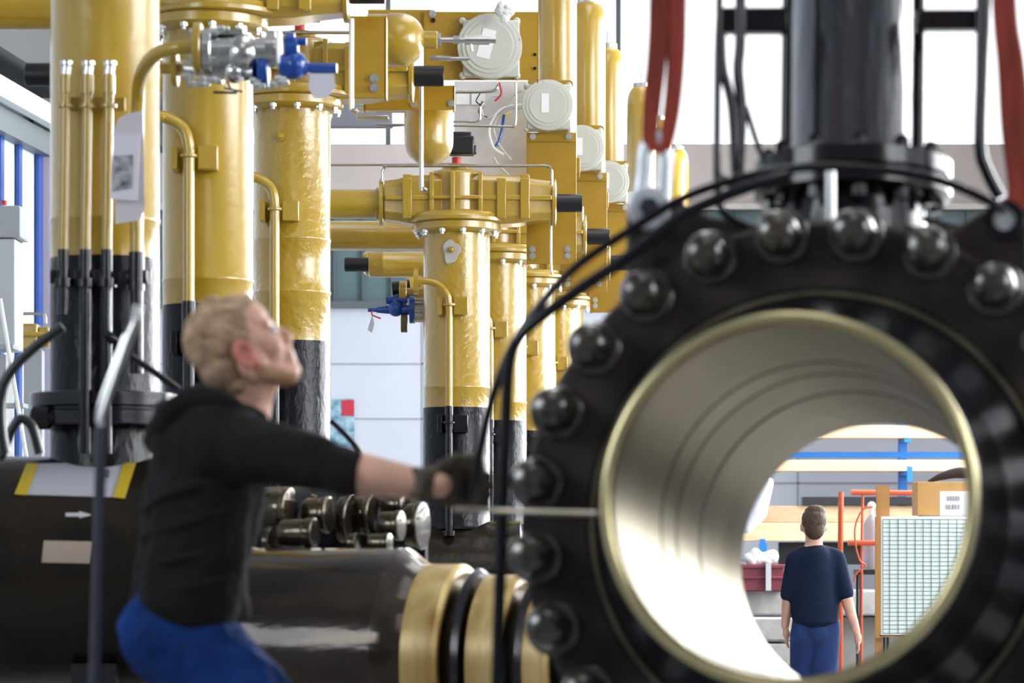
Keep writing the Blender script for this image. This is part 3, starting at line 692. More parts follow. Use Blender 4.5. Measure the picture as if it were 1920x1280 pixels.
# cluster of black stud ends above it
studs = [(505, 545, 955, 38, 9.9), (528, 592, 1000, 27, 9.75), (575, 618, 965, 32, 9.95), (640, 660, 975, 44, 10.1), (668, 700, 968, 38, 10.15), (716, 752, 985, 26, 9.9), (722, 760, 948, 28, 10.2), (765, 792, 985, 42, 10.1), (694, 730, 1018, 18, 9.8), (655, 668, 1018, 18, 9.8), (500, 512, 1018, 30, 9.8), (590, 604, 935, 26, 10.3)]
blk = thing('studded_joint', Wp(650, 1060, 10.0), 'cluster of thick black bolt ends under the worker\'s outstretched arm', 'bolted joint')
bm = B(); a, b = Wp(490, 1000, 10.35), Wp(800, 1000, 10.35)
cyl(bm, a, b, .17, seg=64); lathe(bm, Wp(600, 1000, 10.35), (1, 0, 0), [(0, .2), (.06, .2)], 64); lathe(bm, Wp(700, 1000, 10.35), (1, 0, 0), [(0, .2), (.06, .2)], 64)
obj('barrel', bm, BLKS, blk)
for x0, x1, y, rpx, Y in studs:
    r = 1.1*rpx*Y/F; a, b = Wp(x0, y, Y), Wp(x1, y, Y); a2 = ax; L = (b-a).length
    bm = lathe(B(), a, a2, [(0, r*.85), (L*.1, r*.9), (L*.75, r*.9), (L*.78, r*.97), (L, r), (L+.006, r*.96), (L+.008, r*.5), (L+.008, 0)], 28)
    obj('stud_nut', bm, STUD, blk, bevel=.003)
bm = box(B(), (Wp(650, 0, 10.3).x, 10.35, .60), (.16, .3, 1.2)); obj('stand', bm, GREY, blk)
# thin black rods
for pts, rr, Y, m, nm, lb, ct in (
    ([(620, 788), (645, 812), (668, 838), (680, 856)], .009, 9.0, BLKS, 'steel_rod', 'thin black rod slanting down to the worker\'s sleeve, past the blue poster', 'rod'),
    ([(245, 668), (290, 698), (336, 732)], .011, 8.6, BLKS, 'steel_rod', 'short glossy black rod slanting behind the worker\'s shoulder', 'rod'),
    ([(118, 612), (60, 655), (18, 700), (2, 740), (2, 800), (10, 850)], .016, 8.8, BLKM, 'hose', 'thick black hose arching down at the left edge', 'hose'),
    ([(0, 862), (12, 830), (25, 800), (40, 785), (60, 800), (75, 850)], .016, 9.4, BLKM, 'hose', 'black hose loop resting on the header pipe at the left edge', 'hose'),
    ):
    o = obj(nm, tube(B(), [Wp(x, y, Y) for x, y in pts], rr, 12), m); tag(o, lb, ct)
t = thing('guide_bar', Wp(182, 1290, 6.2), 'tall dark steel guide bar with a bright bent upper end, standing left of the worker', 'bar')
bm = tube(B(), [Wp(176, 2010, 6.2), Wp(178, 1280, 6.2), Wp(190, 800, 6.2), ], .0125, 12, False); obj('lower_bar', bm, mat('dark_bar', (.03, .03, .045), .25, coat=.3), t)
bm = tube(B(), [Wp(190, 800, 6.2), Wp(196, 770, 6.2), Wp(240, 640, 6.2), Wp(254, 605, 6.2), Wp(258, 572, 6.2)], .010, 12); tube(bm, [Wp(184, 790, 6.22), Wp(192, 745, 6.22), Wp(236, 628, 6.22)], .006, 8)
obj('bent_end', bm, STL, t, label='bright bent upper end')

# left edge: cabinet, ladder, small far valve
cab = thing('control_cabinet', Wp(15, 640, 20), 'grey control cabinet with a red button at the left edge of the photo', 'cabinet')
bm = B(); pbox(bm, -60, 385, 38, 445, 20.0, .35); obj('upper_housing', bm, GREY, cab, bevel=.01)
obj('pedestal', box(B(), (Wp(-15, 0, 20.2).x, 20.2, 1.45), (.25, .3, 2.9)), GREY, cab)
bm = B(); pbox(bm, -60, 447, 28, 655, 20.02, .35); obj('lower_housing', bm, mat('cabinet_light', (.5, .52, .54), .4), cab, bevel=.01)
bm = cyl(B(), Wp(8, 384, 20.15), Wp(8, 376, 20.15), .022); obj('red_button', bm, RED, cab)
o = tag(obj('yellow_valve', pbox(pbox(pbox(B(), 30, 606, 70, 656, 22, .25), 70, 612, 92, 650, 22.03, .2), 30, 622, 94, 630, 21.95, .1), YEL, bevel=.02), 'distant ribbed yellow valve body peeping out beside the cabinet', 'valve')
bm = B(); tube(bm, [Wp(25, 588, 21.9), Wp(75, 588, 21.9), Wp(84, 592, 21.9), Wp(86, 606, 21.9)], .012); obj('tubing', bm, TUB, o)
box_ = B(); box(box_, (Wp(60, 0, 22).x, 22.1, Wp(0, 656, 22).z/2), (.14, .14, Wp(0, 656, 22).z)); obj('stand', box_, GREY, o)
lad = thing('step_ladder', Wp(30, 1200, 18), 'white edged grey metal step ladder behind the hose at the left edge', 'ladder')
bm = B()
for a, b in (((0, 560), (52, 872)), ((-50, 560), (-10, 900))): tube(bm, [Wp(*a, 18), Wp(b[0]+30, b[1]+180, 18), Wp(b[0]+70, 1480, 18)], .014, 8, False)
obj('rail', bm, WHT, lad)
for y in (645, 755, 860, 980): bm = B(); pbox(bm, -40+(y-560)*.16, y, 10+(y-560)*.17, y+8, 18, .2); obj('tread', bm, GREY, lad)
# upper left yellow pipe
hcyl(-80, 108, 12, 44, 11.4, 'thick yellow pipe crossing the top left corner behind the nearest column', 'cross_pipe')
o = obj('black_plug', lathe(B(), Wp(48, 140, 12.2), (1, 0, 0), [(0, .045), (.004, .05), (.25, .05)], 28), BLKM); tag(o, 'black plug sticking out left of the nearest column', 'plug')

# poster on the back wall
po = thing('notice_board', Wp(640, 838, YB-.05), 'blue mottled notice board with a red corner on the white wall', 'notice board')
bm = B(); pbox(bm, 600, 748, 664, 838, YB-.05, .04); obj('board', bm, mat('blue_mottle', (.04, .17, .28), .5, vscale=9, col2=(.45, .62, .70)), po, smooth=0)
bm = B(); pbox(bm, 641, 750, 664, 779, YB-.06, .02); obj('red_corner', bm, mat('red_card', (.52, .03, .06), .5), po, smooth=0)

# ------------------------------------------------------------------ big flanged ball valve hanging in front
dv = Vector((1321, F, -468)).normalized()
O = Wp(1474, 937, 5.6)
e1 = dv.cross(Vector((0, 0, 1))).normalized(); e2 = e1.cross(dv).normalized()
def V(u, a, v): return O+e1*u+dv*a+e2*v
def pl(px, py, a):            # photo pixel onto the plane a metres behind the front lip
    k = Vector(((px-HX)/F, 1, (HY-py)/F)); n = dv; o = Vector((0, 0, CZ)); s = (O+dv*a-o).dot(n)/k.dot(n); return o+k*s
RB = .350; aF = .434; aE = 1.60
val = thing('ball_valve', V(0, .9, -.62), 'huge black flanged ball valve with an open steel bore, hanging from red slings', 'valve')
bodyr = .60
prof = [(0.004, RB+.026), (.02, RB+.030), (.20, RB+.032), (.36, RB+.06), (.405, .455), (aF, .478), (aF, .50)]
obj('weld_neck', lathe(B(), O, dv, prof, 128, cap=False), mat('black_neck_gloss', (.013, .013, .016), .2, bump=.25, bscale=7, coat=.5), val)
obj('main_flange', lathe(B(), O, dv, [(aF, .44), (aF, .634), (aF+.012, .646), (aF+.20, .646), (aF+.212, .634), (aF+.212, .44)], 128, closed=True), FLG, val)
obj('body_shell', lathe(B(), O, dv, [(aF+.212, .40), (aF+.212, .56), (aF+.26, .58), (.95, .60), (1.2, .56), (1.3, .46), (1.34, .52), (1.42, .52), (1.425, .42), (aE, .40), (aE, RB)], 96, cap=False), FLG, val)
obj('lip_ring', lathe(B(), O, dv, [(.012, RB), (0, RB+.006), (-.004, RB+.014), (0, RB+.024), (.010, RB+.028), (.03, RB+.028), (.03, RB)], 160, closed=True), LIP, val, label='pale gold lip around the bore', smooth=60)
pf = [(.012, RB)]
for aa, dd, ww in ((.52, .006, .010), (.70, .007, .010), (.995, .010, .014)):
    pf += [(aa-ww, RB), (aa-ww*.6, RB+dd), (aa+ww*.6, RB+dd), (aa+ww, RB)]
pf += [(aE, RB)]
obj('bore', lathe(B(), O, dv, pf, 160, cap=False), BORE, val, label='bare steel bore', smooth=50)
for aa, ww in ((.70, .006), (.995, .010), (.52, .004)):
    obj('seat_ring', lathe(B(), O, dv, [(aa-ww, RB-.0008), (aa-ww, RB+.01), (aa+ww, RB+.01), (aa+ww, RB-.0008)], 128, closed=True), BOREL, val, label='dark seat groove')
obj('weld_ridge', lathe(B(), O, dv, [(aF+.004, .474), (aF-.010, .480), (aF-.010, .486), (aF+.004, .492)], 128, closed=True), mat('dusty_ridge', (.10, .085, .05), .6, var=.4, vscale=10), val, label='dusty ridge where the neck meets the flange')
# 24 studs with domed nuts
RBC = .612
NUT = mat('nut_black_gloss', (.014, .012, .012), .2, vscale=14, col2=(.06, .045, .028), bump=.3, bscale=24, coat=1, spec=.8)
for k in range(24):
    a = math.radians(7.5+15*k); c = V(RBC*math.sin(a), aF, RBC*math.cos(a))
    bm = lathe(B(), c, -dv, [(0, .060), (.010, .060), (.012, .053)], 28)
    lathe(bm, c, -dv, [(.010, .050), (.055, .050), (.062, .046)], 6, a0=k)
    lathe(bm, c, -dv, [(.05, .046), (.075, .046), (.09, .040), (.100, .028), (.104, 0)], 28)
    obj('stud_nut', bm, NUT, val, bevel=.004)
# raised worn spots around the hub: scuffs are in the paint; stem column
aS = .985
def SV(u, w_, v): return V(u, aS+w_, v)
def vz(py, px=1595):          # height along e2 at the stem axis for a picture row
    best = None
    base = V(0, aS, 0)
    k = (HY-py)/F
    # CZ + k*Y = base.z+e2.z*v ; Y = base.y+e2.y*v
    return (CZ+k*base.y-base.z)/(e2.z-k*e2.y)
zc0, zf0, zf1 = vz(440), vz(376), vz(306)
obj('stem_neck', lathe(B(), SV(0, 0, .45), e2, [(0, .2), (zf0-.45, .165)], 64), BLKS, val)
h = zf1-zf0
obj('stem_flange', lathe(B(), SV(0, 0, zf0), e2, [(0, .220), (.005, .228), (h*.42, .228), (h*.44, .2), (h*.52, .2), (h*.54, .228), (h*.96, .228), (h, .220)], 72), BLKS, val)
for k in range(12):
    a = 2*PI*k/12+.2; c = SV(.195*math.cos(a), .195*math.sin(a), zf0)
    bm = lathe(B(), c-e2*.028, e2, [(0, .018), (.03, .018)], 6); cyl(bm, c-e2*.02, c+e2*(h+.02), .009, seg=8); lathe(bm, c+e2*h, e2, [(0, .018), (.02, .018), (.03, .01)], 6)
    obj('flange_bolt', bm, BLKS, val)
obj('stem_column', lathe(B(), SV(0, 0, zf1), e2, [(0, .158), (.02, .150), (1.4, .150)], 72), mat('black_column_gloss', (.02, .022, .03), .16, bump=1.0, bscale=20, coat=1, spec=1, stretch=(1, 1, .14)), val)
for u in (-.152, .152):
    obj('stem_rail', tube(B(), [SV(u, -.02, zf1+.0), SV(u, -.02, zf1+1.4)], .016, 14, False), BLKS, val)
obj('stem_seam', box(B(), SV(-.068, -.133, zf1+.7), (.010, .012, 1.4), Matrix((e1, dv, e2)).transposed()), BLKM, val)
# side brackets and frame tubes
bm = B(); a, b = Wp(1350, 40, 6.5), Wp(1478, 40, 6.5); box(bm, (a+b)/2, ((b-a).length, .05, .058)); obj('side_bracket', bm, BLKS, val, bevel=.006)
bm = B(); a, b = Wp(1715, 39, 6.5), Wp(1845, 39, 6.5); box(bm, (a+b)/2, ((b-a).length, .05, .046)); obj('side_bracket', bm, BLKS, val, bevel=.006)
for pts, rr in (([(1349, -200), (1349, 0), (1346, 100), (1344, 330)], .009), ([(1388, -200), (1388, 60), (1384, 130), (1390, 210), (1384, 330)], .013),
    ([(1352, 60), (1356, 130), (1372, 200), (1380, 330)], .011), ([(1398, 200), (1420, 270), (1435, 305)], .007),
    ([(1848, -200), (1847, 0), (1842, 120), (1838, 270), (1850, 320), (1876, 372)], .0145), ([(1835, -200), (1834, 120), (1830, 275)], .006)):
    obj('frame_tube', tube(B(), [Wp(x, y, 6.45) for x, y in pts], rr, 14), BLKS, val)
o = obj('frame_tube', tube(B(), [Wp(1345, 330, 6.45), Wp(1380, 345, 6.4), Wp(1420, 330, 6.4)], .012, 12), BLKS, val)
# lifting lugs
for pts in (((1172, 560), (1174, 395), (1186, 374), (1262, 370), (1330, 405), (1420, 420), (1400, 520)), ((1930, 560), (1930, 392), (1912, 372), (1872, 374), (1790, 428), (1690, 420), (1720, 520))):
    P = [pl(x, y, aF+.03) for x, y in pts]
    bm = prism(B(), P, dv*.06); obj('lifting_lug', bm, FLG, val, bevel=.008)
c = pl(1884, 414, aF+.02)
obj('lug_eye', lathe(B(), c, -dv, [(0, .042), (.02, .042), (.02, .024), (0, .024)], 32, closed=True), BLKS, val)
obj('lug_eye_opening', lathe(B(), c, -dv, [(-.002, .0), (.012, .0), (.012, .024), (-.002, .024)][1:3]+[], 24, cap=True) if False else lathe(B(), c, -dv, [(.006, .024), (.012, .023), (.012, 0)], 24), mat('eye_light_grey', (.42, .44, .46), .4), val)
bm = cyl(B(), Wp(1557, 318, 6.15), Wp(1557, 425, 6.15), .011, bev=.004); obj('grease_tube', bm, STL, val, label='short bright vertical tube on the neck')

# shackle, slings, hoses
sh = thing('shackle', pl(1217, 440, aF), 'bright galvanised lifting shackle on the left lug of the big valve', 'shackle')
Ysh = pl(1217, 390, aF).y-.06
bm = tube(B(), [Wp(1196, 392, Ysh), Wp(1206, 330, Ysh), Wp(1211, 280, Ysh), Wp(1229, 252, Ysh), Wp(1246, 285, Ysh), Wp(1245, 330, Ysh), Wp(1240, 392, Ysh)], .0175, 16); obj('bow', bm, SHK, sh)
bm = cyl(B(), Wp(1217, 390, Ysh-.02), Wp(1217, 390, Ysh+.06), .047, bev=.006); obj('eye', bm, SHK, sh)
bm = cyl(B(), Wp(1217, 388, Ysh-.035), Wp(1217, 388, Ysh+.09), .022, seg=6); obj('pin', bm, mat('pin_dark', (.12, .13, .16), .35, metal=1), sh)
def sling(pts, r, Y, label):
    o = obj('round_sling', tube(B(), [Wp(x, y, Y) for x, y in pts], r, 16, flat=.5), SLING); return o
s = thing('round_sling', Wp(1232, 260, Ysh), 'red round sling running up from the shackle in two legs, left of the big valve', 'sling')
for pts, r in (([(1242, -300), (1236, 0), (1232, 100), (1222, 200), (1219, 262), (1226, 285)], .0205), ([(1272, -300), (1270, 0), (1268, 100), (1260, 200), (1247, 270), (1236, 288)], .019)):
    obj('sling_leg', tube(B(), [Wp(x, y, Ysh-.01) for x, y in pts], [r*.6, r*.6, r*.6, r*.55, r*.5, r*.35], 16, flat=1.75), SLING, s)
s = thing('round_sling', Wp(1900, 375, 6.0), 'red round sling at the right edge of the photo, holding the right lug', 'sling')
for pts, r in (([(1862, -300), (1875, 0), (1885, 120), (1892, 240), (1905, 350), (1900, 385)], .017), ([(1890, -300), (1890, 0), (1905, 120), (1918, 240), (1925, 350), (1905, 385)], .017)):
    obj('sling_leg', tube(B(), [Wp(x, y, 6.0) for x, y in pts], r*.6, 16, flat=1.75), SLING, s)
for pts, r, Y0, Y1, lb in (
    ([(1885, 395), (1850, 375), (1760, 338), (1650, 318), (1540, 312), (1440, 322), (1350, 345), (1268, 378), (1180, 432), (1080, 500), (1010, 575), (960, 650), (925, 740), (905, 820), (890, 900), (885, 925)], .0100, 5.85, 6.14, 'long black hose arching over the big valve down into the worker\'s glove'),
    ([(1480, 330), (1400, 352), (1330, 380), (1270, 410), (1180, 480), (1090, 540), (1020, 590), (975, 630), (955, 680), (948, 800), (940, 1000), (932, 1280), (925, 1500)], .0128, 5.8, 6.0, 'second black hose running under the first and dropping straight down beside the flange'),
    ([(1345, 330), (1350, 385), (1372, 412), (1400, 425)], .009, 6.1, 6.1, 'short black hose loop behind the top nuts of the flange'),
    ([(1730, 410), (1780, 425), (1830, 430)], .008, 6.2, 6.2, 'short black hose end right of the stem neck')):
    n = len(pts); P = [Wp(x, y, Y0+(Y1-Y0)*i/(n-1)) for i, (x, y) in enumerate(pts)]
    o = obj('hose', tube(B(), P, r, 14), BLKS); tag(o, lb, 'hose')
o = obj('steel_rod', tube(B(), [Wp(852, 955, 5.8), Wp(960, 958, 5.75), Wp(1122, 962, 5.6)], .0065, 10), mat('rod_dull', (.28, .24, .2), .35, metal=.8)); tag(o, 'thin horizontal steel rod across the flange below the worker\'s hand', 'rod')

# ------------------------------------------------------------------ blond worker
YM = 6.27
def m(px, py, dy=0): return Wp(px, py, YM+dy)
man = thing('person', (m(420, 0).x, YM+.17, .62), 'blond worker in black hooded sweatshirt and blue trousers, looking up, gloved hand on a hose', 'person')
Hc = m(456, 658, .14)
RH = Matrix.Rotation(math.radians(14), 3, 'Z') @ Matrix.Rotation(math.radians(-29), 3, 'Y')
def hp(x, y, z): return Hc+RH@Vector((x, y, z))
bm = B()
ball(bm, hp(-.014, 0, .036), (.096, .073, .086), 32, RH)
ball(bm, hp(.034, 0, -.012), (.056, .058, .080), 28, RH)
ball(bm, hp(.030, 0, .055), (.058, .062, .050), 28, RH)      # forehead
for s in (-1, 1):
    cap(bm, hp(-.006, s*.052, -.055), hp(.066, s*.016, -.094), .026, .021)
    ball(bm, hp(.050, s*.040, -.018), (.030, .024, .026), 16, RH)
    cap(bm, hp(.076, s*.012, .030), hp(.066, s*.042, .030), .013, .012)
    ball(bm, hp(.100, s*.012, -.028), .0085, 12)
    ball(bm, hp(-.006, s*.060, -.035), (.035, .016, .035), 16, RH)
ball(bm, hp(.076, 0, -.092), (.022, .024, .020), 16, RH)
cap(bm, hp(.084, 0, .022), hp(.108, 0, -.020), .008, .012)
cap(bm, hp(.100, 0, -.030), hp(.086, 0, -.034), .010, .012)
cap(bm, hp(.086, -.018, -.054), hp(.086, .018, -.054), .0105, .0105)
cap(bm, hp(.083, -.016, -.070), hp(.083, .016, -.070), .0100, .0100)
cap(bm, hp(.072, 0, -.050), hp(.070, 0, -.080), .03, .026)
ball(bm, hp(.02, 0, -.075), (.06, .042, .022), 16, RH)
NB = m(452, 765, .17)
cap(bm, hp(-.018, 0, -.055), NB, .056, .062); cap(bm, hp(.012, 0, -.07), NB+Vector((.025, 0, .01)), .038, .045)
# torso, arms and legs of the body under the clothes
SHR, SHL = m(425, 838, .0), m(432, 835, .36)
CH = m(390, 880, .18); WA = m(365, 1010, .18); HP = m(345, 1145, .18)
ELR, ELL = m(605, 872, -.06), m(610, 885, .34)
WRR, WRL = m(800, 905, -.10), m(815, 915, .08)
KR, KL = Wp(585, 1425, YM-.02), Wp(560, 1440, YM+.36)
AR, AL = Vector((m(500, 0).x, YM+.0, .714)), Vector((m(440, 0).x, YM+.34, .714))
cap(bm, NB, CH, .07, .13); cap(bm, CH, WA, .13, .115); cap(bm, WA, HP, .115, .125)
for sh_, el, wr in ((SHR, ELR, WRR), (SHL, ELL, WRL)):
    cap(bm, CH+Vector((0, 0, .04)), sh_, .09, .062); cap(bm, sh_, el, .055, .043)
    cap(bm, el, el.lerp(wr, .3), .043, .0445); cap(bm, el.lerp(wr, .3), wr, .0445, .029); cap(bm, wr, wr+(wr-el).normalized()*.03, .029, .027)
for hx, kn, an in ((HP+Vector((0, -.09, -.03)), KR, AR), (HP+Vector((0, .09, -.03)), KL, AL)):
    cap(bm, hx, kn, .09, .058); cap(bm, kn, an, .055, .04); cap(bm, an, an+Vector((.12, 0, -.04)), .035, .025)
body = remesh(obj('body', bm, SKIN, man), .0042, 5, .5)
# ear
bm = B(); ec = hp(-.012, -.079, -.008)
RE = RH @ Matrix.Rotation(math.radians(-14), 3, 'Y')
pts = []
for k in range(15):
    a = -2.0+k/14*5.0; pts.append(ec+RE@Vector((-math.cos(a)*.019-.001, -.006-.004*math.sin(a), math.sin(a)*.030+.001)))
tube(bm, pts, .0055, 10); ball(bm, ec+RE@Vector((.0, .004, 0)), (.018, .009, .028), 16, RE); ball(bm, ec+RE@Vector((.006, -.004, -.026)), (.010, .006, .010), 12)
ball(bm, ec+RE@Vector((.012, -.002, -.004)), (.006, .006, .009), 10)
remesh(obj('ear', bm, SKINE, man, label='reddish ear'), .003, 3)
# eyes, mouth
for s in (-1, 1):
    bm = ball(B(), hp(.0745, s*.031, .010), .0125, 16); obj('eye', bm, mat('eye_white', (.7, .68, .66), .2), man)
bm = B()
for s in (-1, 1): cap(bm, hp(.082, s*.018, .040), hp(.068, s*.050, .036), .0045, .003, 8)
remesh(obj('eyebrow', bm, HAIR, man), .003, 2)
bm = cap(B(), hp(.0935, -.010, -.057), hp(.0935, .010, -.057), .006, .006, 10); cap(bm, hp(.0905, -.010, -.069), hp(.0905, .010, -.069), .006, .006, 10); remesh(obj('lips', bm, mat('lip_pink', (.55, .18, .15), .45), man), .003, 2)
# short blond hair, cropped closer at the sides
bm = B()
ball(bm, hp(-.024, 0, .046), (.096, .077, .088), 32, RH)
ball(bm, hp(.016, 0, .088), (.064, .056, .036), 24, RH); ball(bm, hp(.050, 0, .098), (.026, .045, .018), 16, RH)
ball(bm, hp(-.055, 0, -.005), (.058, .066, .070), 24, RH); ball(bm, hp(-.046, 0, -.055), (.042, .055, .045), 20, RH)
for s in (-1, 1): cap(bm, hp(.012, s*.068, .030), hp(.004, s*.070, -.012), .012, .005)
for k in range(70):
    a = random.uniform(0, 2*PI); e = random.uniform(.3, 1.5)
    c = Vector((-.02+.094*math.cos(a)*math.cos(e), .075*math.sin(a)*math.cos(e), .050+.088*math.sin(e))); ball(bm, hp(*c), random.uniform(.005, .008), 8)
hr = remesh(obj('hair', bm, HAIR, man, label='short blond hair'), .0045, 3)
bm = B()                                # short beard along the jaw
for s in (-1, 1): cap(bm, hp(.0, s*.058, -.056), hp(.060, s*.024, -.103), .0235, .018)
ball(bm, hp(.073, 0, -.100), (.022, .022, .018), 16, RH)
remesh(obj('beard', bm, mat('beard_stubble', (.42, .24, .13), .8, var=.2, vscale=40, bump=.4, bscale=120), man, label='reddish blond stubble'), .004, 3)
# hooded sweatshirt
bm = B()
def hcap(a, b, r1, r2): cap(bm, a, b, r1, r2, 28)
hcap(m(395, 835, .18), m(385, 930, .18), .135, .135); hcap(m(385, 930, .18), m(362, 1040, .18), .137, .128); hcap(m(362, 1040, .18), m(354, 1118, .18), .128, .130)
hcap(m(385, 790, .18), m(460, 840, .18), .085, .07)
for dy in (0.05, .31): hcap(m(405, 830, dy), m(385, 930, dy+(.04 if dy < .1 else -.04)), .105, .11); hcap(m(385, 930, dy+.02), m(356, 1120, dy+.02), .11, .115)
ball(bm, m(362, 825, .18), (.08, .19, .08), 24)
hcap(SHR+Vector((-.02, .02, .0)), m(520, 850, -.02), .088, .068); hcap(m(520, 850, -.02), m(605, 872, -.055), .070, .060); hcap(m(605, 872, -.055), m(640, 882, -.065), .060, .055); cyl(bm, m(630, 880, -.066), m(676, 889, -.074), .056, .0515)
hcap(SHL, m(520, 860, .36), .085, .06); hcap(m(520, 860, .36), m(640, 885, .31), .06, .042)
hcap(m(470, 800, .10), m(400, 780, .14), .045, .05)
# bunched hood behind the neck
tube(bm, [m(468, 782, .06), m(420, 768, .04), m(370, 775, .06), m(335, 800, .12), m(325, 812, .18), m(335, 800, .26), m(375, 775, .31), m(430, 768, .32)], [.02, .032, .042, .05, .054, .05, .042, .03], 14)
tube(bm, [m(318, 808, .1), m(322, 850, .06), m(350, 868, .03), m(410, 840, .02)], [.04, .045, .034, .02], 14)
cyl(bm, m(354, 1120, .18), m(354, 1160, .18), .134, .136)
ho = obj('hooded_sweatshirt', bm, HOOD, man); remesh(ho, .006, 6)
tx = bpy.data.textures.new('folds', 'CLOUDS'); tx.noise_scale = .07
dm = ho.modifiers.new('d', 'DISPLACE'); dm.texture = tx; dm.strength = .016; dm.mid_level = .5; dm.texture_coords = 'LOCAL'
for i in range(2):
    pass
bm = B()                                # the hood hanging at the nape
RHD = Matrix.Rotation(math.radians(38), 3, 'Y')
ball(bm, m(350, 800, .15), (.085, .13, .050), 24, RHD); ball(bm, m(318, 835, .12), (.045, .10, .040), 20)
tube(bm, [m(470, 778, .03), m(420, 752, .0), m(365, 748, .02), m(318, 782, .05), m(296, 825, .12), m(318, 782, .26), m(380, 748, .31), m(440, 760, .31)], [.012, .024, .030, .034, .036, .034, .028, .02], 14)
tube(bm, [m(300, 845, .07), m(345, 862, .01), m(395, 850, -.01), m(440, 820, -.01)], [.022, .020, .016, .01], 12)
tube(bm, [m(330, 800, .03), m(375, 810, -.01), m(425, 795, -.01)], [.012, .018, .01], 12)
hd_ = remesh(obj('hood', bm, HOOD, man, label='hood bunched behind the neck'), .005, 4)
bm = B()                                # wrinkle rolls across the back and waist
for a, b, c in (((262, 960), (330, 920), (440, 900)), ((255, 1010), (330, 985), (450, 950)), ((248, 1060), (320, 1050), (430, 1030)), ((250, 1095), (330, 1105), (440, 1080)), ((560, 820), (590, 860), (600, 905)), ((600, 828), (632, 868), (640, 915))):
    k = -.03 if a[0] < 500 else -.085
    bm = tube(B(), [m(*a, .10 if a[0] < 500 else -.05), m(*b, k), m(*c, k+.01)], [.006, .017, .006], 10)
    remesh(obj('sweatshirt_fold', bm, HOOD, man), .004, 4)
# trousers
bm = B()
hcap(m(356, 1150, .18), m(354, 1200, .18), .108, .114)
for hx, kn, an in ((HP+Vector((0, -.085, -.03)), KR, AR), (HP+Vector((0, .085, -.03)), KL, AL)):
    hcap(hx+Vector((-.012, 0, -.02)), kn, .122, .078); hcap(kn, an+Vector((-.01, 0, .02)), .078, .062)
ball(bm, m(328, 1192, .18), (.08, .17, .10), 24)
tr = obj('trousers', bm, JEAN, man); remesh(tr, .007, 5)
dm = tr.modifiers.new('d', 'DISPLACE'); dm.texture = tx; dm.strength = .03; dm.mid_level = .5; dm.texture_coords = 'LOCAL'
for an in (AR, AL):
    bm = B(); cap(bm, an+Vector((-.03, 0, -.03)), an+Vector((.15, 0, -.045)), .042, .034); cyl(bm, an, an+Vector((0, 0, .1)), .05); remesh(obj('boot', bm, BLKM, man), .006, 4)
# gloves: palm, four fingers curled round the hose, thumb at the side
def glove(wr, dirv, flip=1):
    d = dirv.normalized(); up = Vector((0, 0, 1)); up = (up-d*up.dot(d)).normalized(); bk = d.cross(up)*flip   # away from the camera
    def q(x, y, z): return wr+d*x+bk*y*1.0+up*z
    bm = B()
    lathe(bm, q(-.035, 0, 0), d, [(0, .033), (.004, .036), (.05, .034), (.06, .032)], 24)
    for z in (-.030, -.010, .010, .028): cap(bm, q(.015, .0, z*.75), q(.085, -.004, z), .018, .0145, 14)
    ball(bm, q(.045, 0, 0), (.05, .02, .036), 20, Matrix((d, bk, up)).transposed())
    for z, L in ((-.032, .85), (-.011, .97), (.010, 1.03), (.030, .95)):
        P = [q(.085, -.004, z), q(.085+.030*L, .002, z-.003), q(.085+.036*L, .030, z-.004), q(.092, .046, z-.002)]
        for a, b, r1, r2 in zip(P, P[1:], (.0135, .0122, .0112), (.0122, .0112, .0098)): cap(bm, a, b, r1, r2, 12)
    P = [q(.028, .012, .030), q(.060, .032, .050), q(.088, .044, .048), q(.108, .050, .034)]
    for a, b, r in zip(P, P[1:], (.016, .0135, .0118)): cap(bm, a, b, r, r*.9, 12)
    remesh(obj('work_glove', bm, GLOV, man, label='worn dark work glove'), .0035, 3)
glove(WRR, Vector((.078, .05, .004)).normalized(), 1)
glove(WRL, Vector((.08, .0, 0)).normalized(), 1)
o = thing('work_platform', (m(450, 0).x, YM+.17, 0), 'low steel work platform under the worker', 'platform')
bm = box(B(), (m(470, 0).x, YM+.17, .605), (.9, .9, .05)); obj('deck', bm, GREY, o)
for sx in (-.4, .4):
    for sy in (-.4, .4): obj('leg', box(B(), (m(470, 0).x+sx, YM+.17+sy, .29), (.05, .05, .58)), GREY, o)

# ------------------------------------------------------------------ man walking away behind the valve
YP = 18.4
def n(px, py, dy=0): return Wp(px, py, YP+dy)
mp_ = thing('person', (n(1528, 0).x, YP, 0), 'man in a navy sweater walking away, seen from behind through the open bore', 'person')
bm = B(); hc = n(1526, 985)
ball(bm, hc+Vector((0, 0, .01)), (.075, .09, .105), 24); cap(bm, hc-Vector((0, 0, .05)), n(1526, 1030), .055, .058)
ball(bm, hc+Vector((0, .07, -.04)), (.055, .045, .07), 16); cap(bm, hc+Vector((0, .10, -.01)), hc+Vector((0, .115, -.03)), .010, .013)
for s in (-1, 1): ball(bm, hc+Vector((s*.080, .0, -.012)), (.010, .018, .030), 12)
cap(bm, n(1526, 1045), n(1528, 1165), .10, .10)
LS, RS = n(1493, 1050), n(1566, 1048); LE, RE_ = n(1478, 1120, .02), n(1586, 1118, -.03); LW, RW = n(1472, 1172, .08), n(1605, 1182, -.06)
for s_, e_, w_ in ((LS, LE, LW), (RS, RE_, RW)): cap(bm, n(1528, 1050), s_, .08, .06); cap(bm, s_, e_, .052, .042); cap(bm, e_, w_, .041, .028)
